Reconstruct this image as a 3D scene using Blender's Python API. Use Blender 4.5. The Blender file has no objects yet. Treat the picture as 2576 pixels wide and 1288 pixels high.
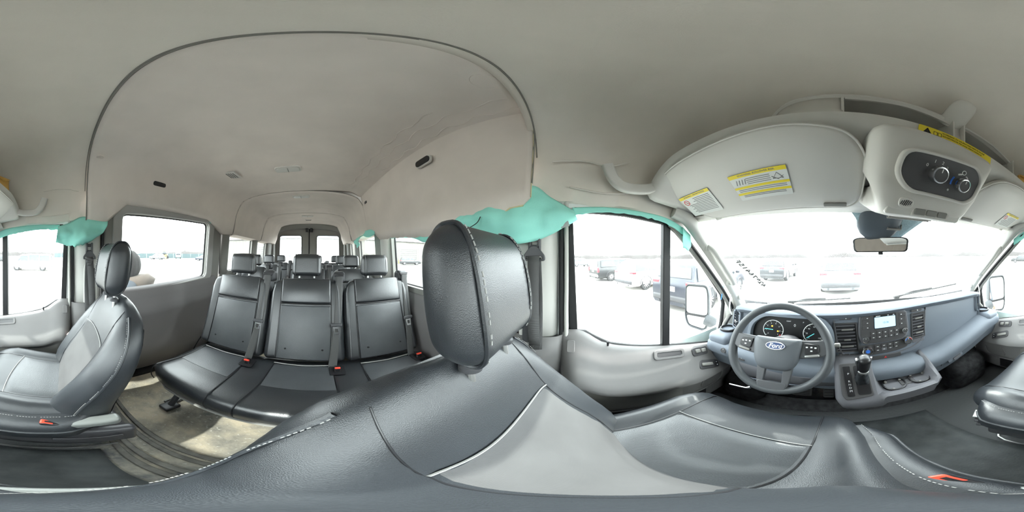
import bpy, bmesh, math, random
from mathutils import Vector, Matrix, Euler, noise
random.seed(7)
PI = math.pi
sc = bpy.context.scene
COL = sc.collection

# ------------------------------------------------------------------ camera, sky, sun, exposure
CAM = Vector((-.225, 0, 1.08))
cd = bpy.data.cameras.new('panorama_camera')
cd.type = 'PANO'
try:
    cd.panorama_type = 'EQUIRECTANGULAR'
except Exception:
    pass
try:
    cd.cycles.panorama_type = 'EQUIRECTANGULAR'
except Exception:
    pass
cd.clip_start = .005
cd.clip_end = 600
cam = bpy.data.objects.new('panorama_camera', cd)
COL.objects.link(cam)
cam.matrix_world = (Matrix.Translation(CAM) @ Matrix.Rotation(math.radians(.6), 4, 'Y')
                    @ Matrix.Rotation(math.radians(112.08), 4, 'Z') @ Matrix.Rotation(PI / 2, 4, 'X'))
sc.camera = cam

W = bpy.data.worlds.new('sky')
sc.world = W
W.use_nodes = True
bg = W.node_tree.nodes['Background']
bg.inputs[0].default_value = (.95, .975, 1, 1)
bg.inputs[1].default_value = 6.0
sun_d = bpy.data.lights.new('sun', 'SUN')
sun_d.energy = 3
sun_d.angle = math.radians(1.2)
sun_d.color = (1, .97, .92)
sun = bpy.data.objects.new('sun', sun_d)
COL.objects.link(sun)
# hazy sun straight ahead of the van, 38 degrees up
sun.rotation_euler = Vector((.03, -.79, -.61)).to_track_quat('-Z', 'Y').to_euler()

sc.view_settings.view_transform = 'Standard'
sc.view_settings.look = 'None'
sc.view_settings.exposure = 1.4
sc.view_settings.gamma = 1
sc.view_settings.use_curve_mapping = False
cy = sc.cycles
cy.max_bounces = 8
cy.diffuse_bounces = 5
cy.glossy_bounces = 3
cy.transparent_max_bounces = 10
cy.caustics_reflective = False
cy.caustics_refractive = False
cy.sample_clamp_indirect = 6
cy.use_denoising = True

# ------------------------------------------------------------------ materials
MATS = {}


def mat(name, col, rough=.6, spec=.5, metal=0, noise_amt=0, noise_scale=30, bump=0, bump_scale=200, bump_kind='noise',
        coat=0, sheen=0, emis=None, trans=0):
    if name in MATS:
        return MATS[name]
    m = bpy.data.materials.new(name)
    m.use_nodes = True
    nt = m.node_tree
    b = nt.nodes['Principled BSDF']
    b.inputs['Base Color'].default_value = (*col, 1)
    b.inputs['Roughness'].default_value = rough
    b.inputs['Specular IOR Level'].default_value = spec
    b.inputs['Metallic'].default_value = metal
    if coat:
        b.inputs['Coat Weight'].default_value = coat
        b.inputs['Coat Roughness'].default_value = .25
    if sheen:
        b.inputs['Sheen Weight'].default_value = sheen
    if emis:
        b.inputs['Emission Color'].default_value = (*emis[0], 1)
        b.inputs['Emission Strength'].default_value = emis[1]
    tc = nt.nodes.new('ShaderNodeTexCoord')
    if noise_amt:
        n = nt.nodes.new('ShaderNodeTexNoise')
        n.inputs['Scale'].default_value = noise_scale
        n.inputs['Detail'].default_value = 5
        nt.links.new(tc.outputs['Object'], n.inputs['Vector'])
        r = nt.nodes.new('ShaderNodeMapRange')
        r.inputs[1].default_value = .3
        r.inputs[2].default_value = .7
        r.inputs[3].default_value = 1 - noise_amt
        r.inputs[4].default_value = 1 + noise_amt
        nt.links.new(n.outputs[0], r.inputs[0])
        x = nt.nodes.new('ShaderNodeMix')
        x.data_type = 'RGBA'
        x.blend_type = 'MULTIPLY'
        x.inputs[0].default_value = 1
        x.inputs[6].default_value = (*col, 1)
        nt.links.new(r.outputs[0], x.inputs[7])
        nt.links.new(x.outputs[2], b.inputs['Base Color'])
    if bump:
        if bump_kind == 'leather':
            n = nt.nodes.new('ShaderNodeTexVoronoi')
            n.inputs['Scale'].default_value = bump_scale
            out = n.outputs[0]
        elif bump_kind == 'weave':
            n = nt.nodes.new('ShaderNodeTexWave')
            n.inputs['Scale'].default_value = bump_scale
            n.inputs['Distortion'].default_value = 1
            out = n.outputs[1]
        else:
            n = nt.nodes.new('ShaderNodeTexNoise')
            n.inputs['Scale'].default_value = bump_scale
            n.inputs['Detail'].default_value = 4
            out = n.outputs[0]
        nt.links.new(tc.outputs['Object'], n.inputs['Vector'])
        bp = nt.nodes.new('ShaderNodeBump')
        bp.inputs['Strength'].default_value = bump
        bp.inputs['Distance'].default_value = .002
        nt.links.new(out, bp.inputs['Height'])
        nt.links.new(bp.outputs[0], b.inputs['Normal'])
    MATS[name] = m
    return m


HEADL = mat('headliner_fabric', (.74, .69, .625), .95, .1, noise_amt=.04, noise_scale=6, bump=.25, bump_scale=600)
HEADR = mat('headliner_fabric_rear', (.73, .66, .605), .95, .1, noise_amt=.05, noise_scale=5, bump=.25, bump_scale=600)
PALE = mat('pale_grey_plastic', (.62, .60, .56), .55, .35, bump=.12, bump_scale=900)
PILLAR = mat('pillar_plastic', (.50, .495, .465), .5, .35)
FRAMEG = mat('mid_grey_plastic', (.23, .225, .21), .6, .3)
DOORG = mat('door_card_plastic', (.185, .18, .178), .55, .35, bump=.12, bump_scale=700)
DOORD = mat('dark_door_plastic', (.17, .16, .16), .5, .4, bump=.15, bump_scale=500)
DASH = mat('dash_plastic', (.15, .172, .205), .55, .4, bump=.12, bump_scale=900)
DASHL = mat('dash_lower_plastic', (.135, .135, .148), .55, .4, bump=.12, bump_scale=900)
PANEL = mat('stack_panel_plastic', (.075, .073, .076), .4, .45)
GLOSSB = mat('black_plastic', (.014, .014, .016), .35, .5)
SEAL = mat('black_rubber', (.016, .016, .017), .6, .4)
LEATH = mat('black_leather', (.019, .022, .026), .40, .7, noise_amt=.15, noise_scale=9, bump=.16, bump_scale=800, bump_kind='leather')
LEATH2 = mat('bench_leather', (.023, .025, .028), .30, .85, noise_amt=.12, noise_scale=7, bump=.18, bump_scale=420, bump_kind='leather')
LEATHM = mat('perforated_insert', (.085, .084, .085), .7, .3, noise_amt=.1, noise_scale=12, bump=.3, bump_scale=260, bump_kind='weave')
LEATHS = mat('grey_cushion_insert', (.05, .054, .059), .38, .7, noise_amt=.1, noise_scale=14, bump=.2, bump_scale=420, bump_kind='leather')
SEATPL = mat('seat_base_plastic', (.05, .05, .055), .4, .5)
SEATPALE = mat('seat_trim_plastic', (.16, .17, .165), .35, .5)
THREAD = mat('pale_thread', (.33, .33, .32), .8)
BELT = mat('seat_belt_webbing', (.085, .085, .085), .75, .3, bump=.4, bump_scale=250, bump_kind='weave')
BELTPL = mat('belt_plastic', (.045, .046, .05), .45, .5)
CHROME = mat('chrome', (.75, .75, .76), .18, .5, 1)
STEEL = mat('bare_steel', (.45, .45, .44), .4, .5, .9)
RED = mat('red_buckle', (.75, .06, .03), .45)
SCREEN = mat('display_screen', (.2, .4, .6), .4, emis=((.45, .72, .95), .55))
SCRTXT = mat('display_text', (.05, .1, .2), .6)
GAUGE = mat('gauge_face', (.012, .012, .013), .3)
WHITEP = mat('white_print', (.75, .76, .76), .6)
GREYP = mat('grey_print', (.25, .25, .25), .7)
BLUEP = mat('blue_print', (.05, .2, .75), .5)
REDP = mat('red_print', (.7, .05, .05), .5)
TEALP = mat('teal_needle', (.15, .62, .66), .5, emis=((.1, .55, .6), .3))
AMBER = mat('amber_lamp', (.8, .4, .05), .5, emis=((1, .45, .05), .6))
YELL = mat('yellow_label', (.83, .66, .03), .55)
LABEL = mat('label_paper', (.72, .73, .70), .6)
PAPER = mat('orange_envelope', (.83, .5, .14), .8)
BADGE = mat('badge_blue', (.06, .09, .2), .3)
RUBFOOT = mat('pedal_rubber', (.06, .06, .06), .6)
MIRROR = mat('mirror_glass', (.8, .82, .82), .02, .5, 1)
TEAL = mat('airbag_fabric', (.34, .80, .70), .75, .25, bump=.2, bump_scale=300)
BLUET = mat('blue_tape', (.05, .25, .6), .6)
PINK = mat('pink_tissue', (.78, .6, .58), .9)
FOAM = mat('yellow_foam', (.65, .58, .36), .9)
WHITE = mat('white_enamel', (.72, .73, .72), .4)


def floor_mat():
    m = bpy.data.materials.new('dirty_vinyl_floor')
    m.use_nodes = True
    nt = m.node_tree
    N, L = nt.nodes, nt.links
    b = N['Principled BSDF']
    b.inputs['Roughness'].default_value = .75
    b.inputs['Specular IOR Level'].default_value = .3
    tc = N.new('ShaderNodeTexCoord')
    n1 = N.new('ShaderNodeTexNoise')
    n1.inputs['Scale'].default_value = 3.2
    n1.inputs['Detail'].default_value = 9
    n1.inputs['Roughness'].default_value = .65
    n2 = N.new('ShaderNodeTexNoise')
    n2.inputs['Scale'].default_value = 60
    n2.inputs['Detail'].default_value = 4
    sep = N.new('ShaderNodeSeparateXYZ')
    L.new(tc.outputs['Object'], n1.inputs['Vector'])
    L.new(tc.outputs['Object'], n2.inputs['Vector'])
    L.new(tc.outputs['Object'], sep.inputs[0])
    # the cabin floor behind the front seats is the dirty one
    mr = N.new('ShaderNodeMapRange')
    mr.inputs[1].default_value = .0
    mr.inputs[2].default_value = -.35
    mr.inputs[3].default_value = -.16
    mr.inputs[4].default_value = .12
    L.new(sep.outputs[1], mr.inputs[0])
    ad = N.new('ShaderNodeMath')
    L.new(n1.outputs[0], ad.inputs[0])
    L.new(mr.outputs[0], ad.inputs[1])
    cr = N.new('ShaderNodeValToRGB')
    e = cr.color_ramp.elements
    e[0].position = .45
    e[0].color = (.10, .104, .107, 1)
    e[1].position = .70
    e[1].color = (.52, .45, .34, 1)
    q = cr.color_ramp.elements.new(.56)
    q.color = (.30, .28, .235, 1)
    L.new(ad.outputs[0], cr.inputs[0])
    c2 = N.new('ShaderNodeValToRGB')
    c2.color_ramp.elements[0].position = .60
    c2.color_ramp.elements[0].color = (0, 0, 0, 1)
    c2.color_ramp.elements[1].position = .70
    c2.color_ramp.elements[1].color = (1, 1, 1, 1)
    L.new(n2.outputs[0], c2.inputs[0])
    ms = N.new('ShaderNodeMapRange')
    ms.inputs[1].default_value = -.05
    ms.inputs[2].default_value = -.4
    L.new(sep.outputs[1], ms.inputs[0])
    mm = N.new('ShaderNodeMath')
    mm.operation = 'MULTIPLY'
    L.new(c2.outputs[0], mm.inputs[0])
    L.new(ms.outputs[0], mm.inputs[1])
    mx = N.new('ShaderNodeMix')
    mx.data_type = 'RGBA'
    L.new(mm.outputs[0], mx.inputs[0])
    L.new(cr.outputs[0], mx.inputs[6])
    mx.inputs[7].default_value = (.55, .52, .46, 1)
    L.new(mx.outputs[2], b.inputs['Base Color'])
    bp = N.new('ShaderNodeBump')
    bp.inputs['Strength'].default_value = .5
    bp.inputs['Distance'].default_value = .004
    L.new(n2.outputs[0], bp.inputs['Height'])
    L.new(bp.outputs[0], b.inputs['Normal'])
    return m


FLOORM = floor_mat()


def glass_mat(name, haze, tint=(.93, .97, .96), spots=0, ior=1.25):
    """clear automotive glass with a milky haze mixed in to imitate veiling glare"""
    m = bpy.data.materials.new(name)
    m.use_nodes = True
    nt = m.node_tree
    N, L = nt.nodes, nt.links
    N.remove(N['Principled BSDF'])
    out = N['Material Output']
    tr = N.new('ShaderNodeBsdfTransparent')
    tr.inputs[0].default_value = (*tint, 1)
    gl = N.new('ShaderNodeBsdfGlossy')
    gl.inputs['Roughness'].default_value = .03
    fr = N.new('ShaderNodeFresnel')
    geo = N.new('ShaderNodeNewGeometry')
    io = N.new('ShaderNodeMath')
    io.operation = 'MULTIPLY_ADD'          # same reflectance on both faces of the sheet
    io.inputs[1].default_value = 1 / ior - ior
    io.inputs[2].default_value = ior
    L.new(geo.outputs['Backfacing'], io.inputs[0])
    L.new(io.outputs[0], fr.inputs[0])
    tl = N.new('ShaderNodeBsdfTranslucent')
    tl.inputs[0].default_value = (.95, .97, .97, 1)
    m1 = N.new('ShaderNodeMixShader')
    m1.inputs[0].default_value = haze
    if spots:
        tc = N.new('ShaderNodeTexCoord')
        n = N.new('ShaderNodeTexNoise')
        n.inputs['Scale'].default_value = 25
        n.inputs['Detail'].default_value = 8
        L.new(tc.outputs['Object'], n.inputs['Vector'])
        r = N.new('ShaderNodeMapRange')
        r.inputs[1].default_value = .3
        r.inputs[2].default_value = .75
        r.inputs[3].default_value = haze * (1 - spots)
        r.inputs[4].default_value = haze * (1 + spots)
        L.new(n.outputs[0], r.inputs[0])
        L.new(r.outputs[0], m1.inputs[0])
    L.new(tr.outputs[0], m1.inputs[1])
    L.new(tl.outputs[0], m1.inputs[2])
    m2 = N.new('ShaderNodeMixShader')
    L.new(fr.outputs[0], m2.inputs[0])
    L.new(m1.outputs[0], m2.inputs[1])
    L.new(gl.outputs[0], m2.inputs[2])
    L.new(m2.outputs[0], out.inputs[0])
    return m


GLASS_F = glass_mat('windshield_glass', .009, spots=.3, ior=1.1)
GLASS_D = glass_mat('door_glass', .004, spots=.4)
GLASS_R = glass_mat('rear_glass', .006)
GLASS_B = glass_mat('back_door_glass', .05)


# ------------------------------------------------------------------ mesh helpers
class MB:
    def __init__(self):
        self.v = []
        self.f = []
        self.M = None

    def add(self, vs, fs):
        o = len(self.v)
        if self.M is not None:
            vs = [self.M @ Vector(p) for p in vs]
        self.v += [tuple(p) for p in vs]
        self.f += [tuple(i + o for i in q) for q in fs]
        return self

    def box(self, c, s, R=None):
        hx, hy, hz = s[0] / 2, s[1] / 2, s[2] / 2
        vs = [Vector((x, y, z)) for x in (-hx, hx) for y in (-hy, hy) for z in (-hz, hz)]
        if R is not None:
            vs = [R @ p for p in vs]
        vs = [p + Vector(c) for p in vs]
        return self.add(vs, [(0, 1, 3, 2), (4, 6, 7, 5), (0, 4, 5, 1), (2, 3, 7, 6), (0, 2, 6, 4), (1, 5, 7, 3)])

    def rbox(self, c, s, r, R=None, n=2, fn=None, sub=None):
        """box with rounded edges; fn can bend each point (local coordinates)"""
        r = min(r, min(s) / 2 * .999)
        h = [s[0] / 2 - r, s[1] / 2 - r, s[2] / 2 - r]
        if sub is None:
            sub = 7 if fn else 0
        tv = [(-1 + i / n, -1) for i in range(n + 1)] + [(0, -1 + 2 * (i + 1) / (sub + 1)) for i in range(sub)] + [(i / n, 1) for i in range(n + 1)]
        K = len(tv)
        idx = {}
        vs = []
        fs = []

        def vert(t, sg):
            d = Vector([math.tan(q * PI / 4) for q in t]).normalized()
            p = Vector([sg[k] * h[k] + r * d[k] for k in range(3)])
            key = (round(p.x, 6), round(p.y, 6), round(p.z, 6))
            if key not in idx:
                idx[key] = len(vs)
                if fn:
                    p = Vector(fn(p))
                if R is not None:
                    p = R @ p
                vs.append(p + Vector(c))
            return idx[key]
        for ax in range(3):
            a, b = (ax + 1) % 3, (ax + 2) % 3
            for sd in (-1, 1):
                g = []
                for i in range(K):
                    row = []
                    for j in range(K):
                        t = [0, 0, 0]
                        sg = [0, 0, 0]
                        t[ax], sg[ax] = sd, sd
                        t[a], sg[a] = tv[i]
                        t[b], sg[b] = tv[j]
                        row.append(vert(t, sg))
                    g.append(row)
                for i in range(K - 1):
                    for j in range(K - 1):
                        q = (g[i][j], g[i + 1][j], g[i + 1][j + 1], g[i][j + 1])
                        if len(set(q)) >= 3:
                            q = q if sd > 0 else q[::-1]
                            u = []
                            for k in q:
                                if k not in u:
                                    u.append(k)
                            fs.append(tuple(u))
        return self.add(vs, fs)

    def grid(self, rows, close=False):
        """rows: list of equally long point lists"""
        n, m = len(rows), len(rows[0])
        vs = [p for r in rows for p in r]
        fs = []
        for i in range(n - 1):
            for j in range(m - 1 if not close else m):
                k = (j + 1) % m
                fs.append((i * m + j, i * m + k, (i + 1) * m + k, (i + 1) * m + j))
        return self.add(vs, fs)

    def loft(self, rings, caps=True):
        n, m = len(rings), len(rings[0])
        vs = [tuple(p) for r in rings for p in r]
        fs = []
        for i in range(n - 1):
            for j in range(m):
                k = (j + 1) % m
                fs.append((i * m + j, i * m + k, (i + 1) * m + k, (i + 1) * m + j))
        if caps:
            for i, rv in ((0, True), (n - 1, False)):
                c = sum((Vector(p) for p in rings[i]), Vector()) / m
                vs.append(tuple(c))
                ci = len(vs) - 1
                for j in range(m):
                    k = (j + 1) % m
                    t = (i * m + j, i * m + k, ci)
                    fs.append(t[::-1] if rv else t)
        return self.add(vs, fs)

    def tube(self, path, r, n=8, closed=False, flat=1.0):
        P = [Vector(p) for p in path]
        rs = r if isinstance(r, (list, tuple)) else [r] * len(P)
        up = Vector((0, 0, 1))
        rings = []
        prev = None
        for i, p in enumerate(P):
            a = P[i - 1] if (i or closed) else P[0]
            b = P[(i + 1) % len(P)] if (i < len(P) - 1 or closed) else P[-1]
            t = (b - a).normalized()
            if prev is None:
                s = t.cross(up)
                if s.length < .05:
                    s = t.cross(Vector((1, 0, 0)))
            else:
                s = prev - t * prev.dot(t)
            s.normalize()
            prev = s
            w = t.cross(s)
            rings.append([p + (s * math.cos(q * 2 * PI / n) + w * math.sin(q * 2 * PI / n) * flat) * rs[i] for q in range(n)])
        if closed:
            return self.loft(rings + [rings[0]], caps=False)
        return self.loft(rings)

    def lathe(self, prof, c=(0, 0, 0), R=None, n=24):
        rings = []
        for (r, z) in prof:
            ring = []
            for k in range(n):
                p = Vector((r * math.cos(2 * PI * k / n), r * math.sin(2 * PI * k / n), z))
                if R is not None:
                    p = R @ p
                ring.append(p + Vector(c))
            rings.append(ring)
        return self.loft(rings)

    def prism(self, poly, to3, w0, w1):
        """poly in (u,v); to3(u,v,w) gives the point; extruded from w0 to w1"""
        n = len(poly)
        vs = [to3(u, v, w0) for u, v in poly] + [to3(u, v, w1) for u, v in poly]
        fs = [tuple(range(n))[::-1], tuple(range(n, 2 * n))]
        for i in range(n):
            j = (i + 1) % n
            fs.append((i, j, n + j, n + i))
        return self.add(vs, fs)

    def ring(self, outer, inner, to3, w0, w1, cx=None, n=72):
        """flat frame between two star-shaped outlines (u,v), extruded w0..w1 by to3"""
        if cx is None:
            cx = (sum(p[0] for p in inner) / len(inner), sum(p[1] for p in inner) / len(inner))
        ang = set(2 * PI * k / n for k in range(n))
        for p in list(outer) + list(inner):
            ang.add(math.atan2(p[1] - cx[1], p[0] - cx[0]) % (2 * PI))
        ang = sorted(ang)
        ang = [a for i, a in enumerate(ang) if i == 0 or a - ang[i - 1] > 1e-4]

        def hit(poly, a):
            d = (math.cos(a), math.sin(a))
            best = None
            for i in range(len(poly)):
                x1, y1 = poly[i][0] - cx[0], poly[i][1] - cx[1]
                x2, y2 = poly[(i + 1) % len(poly)][0] - cx[0], poly[(i + 1) % len(poly)][1] - cx[1]
                ex, ey = x2 - x1, y2 - y1
                den = d[0] * ey - d[1] * ex
                if abs(den) < 1e-12:
                    continue
                t = (x1 * ey - y1 * ex) / den
                s = (x1 * d[1] - y1 * d[0]) / den
                if t > 0 and -1e-6 <= s <= 1 + 1e-6 and (best is None or t > best):
                    best = t
            best = best or .001
            return cx[0] + d[0] * best, cx[1] + d[1] * best
        O = [hit(outer, a) for a in ang]
        I = [hit(inner, a) for a in ang]
        m = len(ang)
        rings = [[to3(u, v, w0) for u, v in O], [to3(u, v, w0) for u, v in I], [to3(u, v, w1) for u, v in I], [to3(u, v, w1) for u, v in O]]
        return self.loft(rings + [rings[0]], caps=False)

    def build(self, name, m, parent=None, smooth=35, bevel=0, solid=0, off=0, bseg=2):
        me = bpy.data.meshes.new(name)
        me.from_pydata([tuple(p) for p in self.v], [], self.f)
        bm = bmesh.new()
        bm.from_mesh(me)
        bmesh.ops.remove_doubles(bm, verts=bm.verts, dist=1e-6)
        bmesh.ops.recalc_face_normals(bm, faces=bm.faces)
        bm.to_mesh(me)
        bm.free()
        o = bpy.data.objects.new(name, me)
        COL.objects.link(o)
        me.materials.append(m)
        if smooth:
            for p in me.polygons:
                p.use_smooth = True
            me.set_sharp_from_angle(angle=math.radians(smooth))
        if solid:
            q = o.modifiers.new('thickness', 'SOLIDIFY')
            q.thickness = solid
            q.offset = off
        if bevel:
            q = o.modifiers.new('edges', 'BEVEL')
            q.width = bevel
            q.segments = bseg
            q.limit_method = 'ANGLE'
            q.angle_limit = math.radians(40)
        if parent is not None:
            put(o, parent)
        return o


def put(o, parent):
    o.parent = parent
    M = Matrix.Identity(4)
    p = parent
    while p is not None:
        M = (Matrix.LocRotScale(p.location, p.rotation_euler, p.scale)
             if p.type == 'EMPTY' else p.matrix_basis.copy()) @ M
        if p.parent is not None:
            M = p.matrix_parent_inverse @ M
        p = p.parent
    o.matrix_parent_inverse = M.inverted()
    return o


def tag(o, label=None, cat=None, group=None, kind=None):
    if label:
        o['label'] = label
    if cat:
        o['category'] = cat
    if group:
        o['group'] = group
    if kind:
        o['kind'] = kind
    return o


def thing(name, label, cat, loc, group=None, kind=None):
    o = bpy.data.objects.new(name, None)
    o.empty_display_size = .05
    COL.objects.link(o)
    o.location = loc
    return tag(o, label, cat, group, kind)


def struct(name, loc=(0, 0, 0), label=None):
    o = bpy.data.objects.new(name, None)
    o.empty_display_size = .05
    COL.objects.link(o)
    o.location = loc
    return tag(o, label, kind='structure')


def copy_tree(o, parent=None):
    c = o.copy()
    COL.objects.link(c)
    if parent is not None:
        c.parent = parent
    for ch in o.children:
        copy_tree(ch, c)
    return c


def interp(x, tab):
    if x <= tab[0][0]:
        return tab[0][1]
    for (a, b), (c, d) in zip(tab, tab[1:]):
        if x <= c:
            return b + (d - b) * (x - a) / (c - a)
    return tab[-1][1]


def smoothpath(pts, k=6, closed=False):
    P = [Vector(p) for p in pts]
    n = len(P)
    out = []
    for i in range(n if closed else n - 1):
        p0 = P[(i - 1) % n] if (closed or i > 0) else P[0]
        p1 = P[i]
        p2 = P[(i + 1) % n]
        p3 = P[(i + 2) % n] if (closed or i + 2 < n) else P[-1]
        for j in range(k):
            t = j / k
            out.append(.5 * ((2 * p1) + (p2 - p0) * t + (2 * p0 - 5 * p1 + 4 * p2 - p3) * t * t + (3 * p1 - p0 - 3 * p2 + p3) * t ** 3))
    if not closed:
        out.append(P[-1])
    return out


def rounded(poly, r, k=5):
    """round the corners of a 2-D outline"""
    out = []
    n = len(poly)
    for i in range(n):
        p = Vector(poly[i])
        a = Vector(poly[i - 1]) - p
        b = Vector(poly[(i + 1) % n]) - p
        rr = min(r, a.length * .45, b.length * .45)
        s, e = p + a.normalized() * rr, p + b.normalized() * rr
        for j in range(k + 1):
            t = j / k
            q = s * (1 - t) ** 2 + p * 2 * t * (1 - t) + e * t * t
            out.append((q.x, q.y))
    return out


def rrect(w, h, r, k=4):
    return rounded([(-w / 2, -h / 2), (w / 2, -h / 2), (w / 2, h / 2), (-w / 2, h / 2)], r, k)


def frame(o, xax, yax):
    """4x4 matrix: origin o, local x and y axes, z = x cross y"""
    x = Vector(xax).normalized()
    y = Vector(yax)
    z = x.cross(y).normalized()
    y = z.cross(x)
    M = Matrix((x, y, z)).transposed().to_4x4()
    M.translation = Vector(o)
    return M


def text_mb(mb, s, size, M, depth=.0006, shear=0, align='CENTER', bold=0):
    cu = bpy.data.curves.new('lettering', 'FONT')
    cu.body = s
    cu.size = size
    cu.align_x = align
    cu.align_y = 'CENTER'
    cu.extrude = depth
    cu.shear = shear
    cu.offset = bold
    cu.resolution_u = 3
    o = bpy.data.objects.new('lettering', cu)
    COL.objects.link(o)
    dg = bpy.context.evaluated_depsgraph_get()
    me = bpy.data.meshes.new_from_object(o.evaluated_get(dg))
    old = mb.M
    mb.M = M
    mb.add([v.co.copy() for v in me.vertices], [tuple(p.vertices) for p in me.polygons])
    mb.M = old
    bpy.data.objects.remove(o)
    bpy.data.curves.remove(cu)
    bpy.data.meshes.remove(me)
    return mb


I4 = Matrix.Identity(4)

# ------------------------------------------------------------------ the van body
def xw(z):
    return .885 - .05 * max(0, (z - .8) / .6)


def side3(s, off=0):
    return lambda u, v, w: (s * (xw(v) + off + w), u, v)


# floor
fl = struct('floor', (0, -1.4, 0))
g = MB()
rows = []
for i in range(41):
    y = -3.8 + i * (4.62 / 40)
    rows.append([(x / 10 * .93, y, 0) for x in range(-10, 11)])
g.grid(rows)
g.add([(-.93, .82, 0), (.93, .82, 0), (.93, 1.16, .42), (-.93, 1.16, .42)], [(0, 1, 2, 3)])
g.build('floor_covering', FLOORM, fl, solid=.03, off=-1)
g = MB()
g.grid([[(x, y, .006 + .002 * math.sin(x * 9) * math.sin(y * 7)) for x in [-.17 + k * .04 for k in range(10)]] for y in [-.10 + k * .05 for k in range(16)]])
g.build('floor_mat', mat('rubber_floor_mat', (.075, .082, .085), .6, .4, noise_amt=.3, noise_scale=14, bump=.5, bump_scale=120), fl, solid=.006)
for yy, hh in ((-.15, .010), (-.185, .014), (-.25, .008), (-.285, .012)):
    MB().rbox((.05, yy, hh / 2), (1.2, .022, hh), .004).build('threshold_strip', mat('worn_strip', (.13, .125, .11), .55, .4, noise_amt=.4, noise_scale=20), fl)
for xx in (-.72, -.12, .44):
    g = MB()
    g.box((xx, -2.1, .006), (.05, 3.2, .012))
    g.box((xx - .018, -2.1, .014), (.010, 3.2, .012))
    g.box((xx + .018, -2.1, .014), (.010, 3.2, .012))
    g.build('seat_track', STEEL if xx == -.12 else FRAMEG, fl)

# firewall and toe board
g = MB()
g.grid([[(x, y, z) for x in (-.9, -.4, 0, .4, .9)] for y, z in ((.74, -.01), (.80, .02), (.98, .16), (1.06, .40), (1.08, .74))])
g.build('wall_front', mat('dark_carpet', (.055, .055, .058), .95, .1, noise_amt=.35, noise_scale=30, bump=.6, bump_scale=150), None, solid=.02, off=1)['kind'] = 'structure'
g = MB()
g.rbox((.60, .80, .12), (.36, .24, .30), .10, n=3)
g.build('wheel_arch', MATS['dark_carpet'], fl)
MB().rbox((-.72, .86, .10), (.26, .20, .26), .08, n=3).build('wheel_arch', MATS['dark_carpet'], fl)

# ------------------------------------------------------------------ headliner
def ring_noise(p, a, f):
    return a * noise.noise(Vector(p) * f)


def right_prof(y):
    zb = interp(-y, [(.15, 1.30), (.27, 1.285), (.34, 1.35), (.42, 1.43), (1.25, 1.435), (1.42, 1.36), (1.5, 1.315), (1.7, 1.325), (3.6, 1.335)])
    hw = interp(-y, [(.15, .005), (1.7, -.015), (3.6, -.03)])
    if y > -1.7:
        q = [(.87, zb + .012), (.80 + hw, zb), (.783 + hw, zb + .012)]
    else:
        q = [(.87, zb - .01), (.84, zb), (.772, zb + .012)]
    for z in (1.46, 1.55):
        t = (z - 1.33) / .3
        q.append((.785 + hw - .055 * t, max(z, zb + .03)))
    q += [(.715 + hw, 1.63), (.685 + hw, 1.685), (.63, 1.733), (.55, 1.764), (.44, 1.785), (.30, 1.797), (.15, 1.802), (0, 1.803)]
    return q


def left_prof_b(y):
    """front part of the rear headliner, side board torn off and creased"""
    t = (-.15 - y) / 1.55
    zb = interp(-y, [(.15, 1.29), (.165, 1.275), (.185, 1.262), (.24, 1.262), (.27, 1.232), (.36, 1.218), (.42, 1.205), (.7, 1.19), (1.1, 1.225), (1.38, 1.235), (1.50, 1.30), (1.7, 1.345)])
    zb += .006 * math.sin(y * 55) * math.sin(y * 23 + 1)
    cx = -.775 + .105 * t
    cz = 1.787 - .035 * t
    bx = -.752 - .02 * math.sin(t * PI)
    pr = [(bx - .006, zb)]
    for k in (.12, .3, .5, .7, .88):
        bow = -.02 * math.sin(k * PI) * (1 - t)
        pr.append((bx + (cx - bx) * k + bow - .03 * (1 - t) * k * (1 - k), zb + (cz - zb) * k))
    pr += [(cx, cz), (cx + .03, cz + .006), (cx + .10, 1.796), (-.54, 1.801), (-.42, 1.805), (-.28, 1.807), (-.14, 1.804), (0, 1.803)]
    return pr


def left_prof_c(y):
    return [(-x, z) for x, z in right_prof(y)]


ceil = struct('ceiling', (0, -.6, 1.8))


def headliner(name, y0, y1, lp, rp, n, m, jag=0):
    g = MB()
    rows = []
    for i in range(n + 1):
        y = y0 + (y1 - y0) * i / n
        L = [(x, y, z) for x, z in lp(y)]
        R = [(x, y, z) for x, z in rp(y)][::-1]
        rows.append(L + R[1:])
    g.grid(rows)
    return g.build(name, m, ceil, smooth=50, solid=.008, off=0), rows


hb, rows_b = headliner('headliner_panel', -.15, -1.70, left_prof_b, right_prof, 62, HEADR)
hc, rows_c = headliner('headliner_panel', -1.70, -2.66, left_prof_c, right_prof, 16, HEADR)
hd, rows_d = headliner('headliner_panel', -2.66, -3.62, left_prof_c, right_prof, 16, HEADR)


def inset(row, d):
    c = Vector((0, row[0][1], 1.45))
    out = []
    for p in row:
        v = Vector(p)
        e = (c - v)
        e.y = 0
        out.append(v + e.normalized() * d)
    return out


EDGE = mat('headliner_edge', (.22, .21, .19), .9)
for rw, dy in ((rows_b[0], .004), (rows_c[0], .0), (rows_d[0], .0)):
    P = [p + Vector((0, dy, 0)) for p in inset(rw, .003)]
    P = smoothpath(P[1:-1], 3)
    MB().tube(P, .0035, 6).build('panel_edge', EDGE, ceil)
# frayed foam along the torn board
P = [Vector(r[0]) + Vector((.002, 0, -.002)) for r in rows_b if -.42 < r[0][1] < -.15]
MB().tube(P, .004, 5).build('torn_foam_edge', FOAM, ceil)
P = [Vector(p) + Vector((.004, .003, 0)) for p in rows_b[0][:7]]
MB().tube(P, .002, 5).build('torn_foam_edge', FOAM, ceil)
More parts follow.
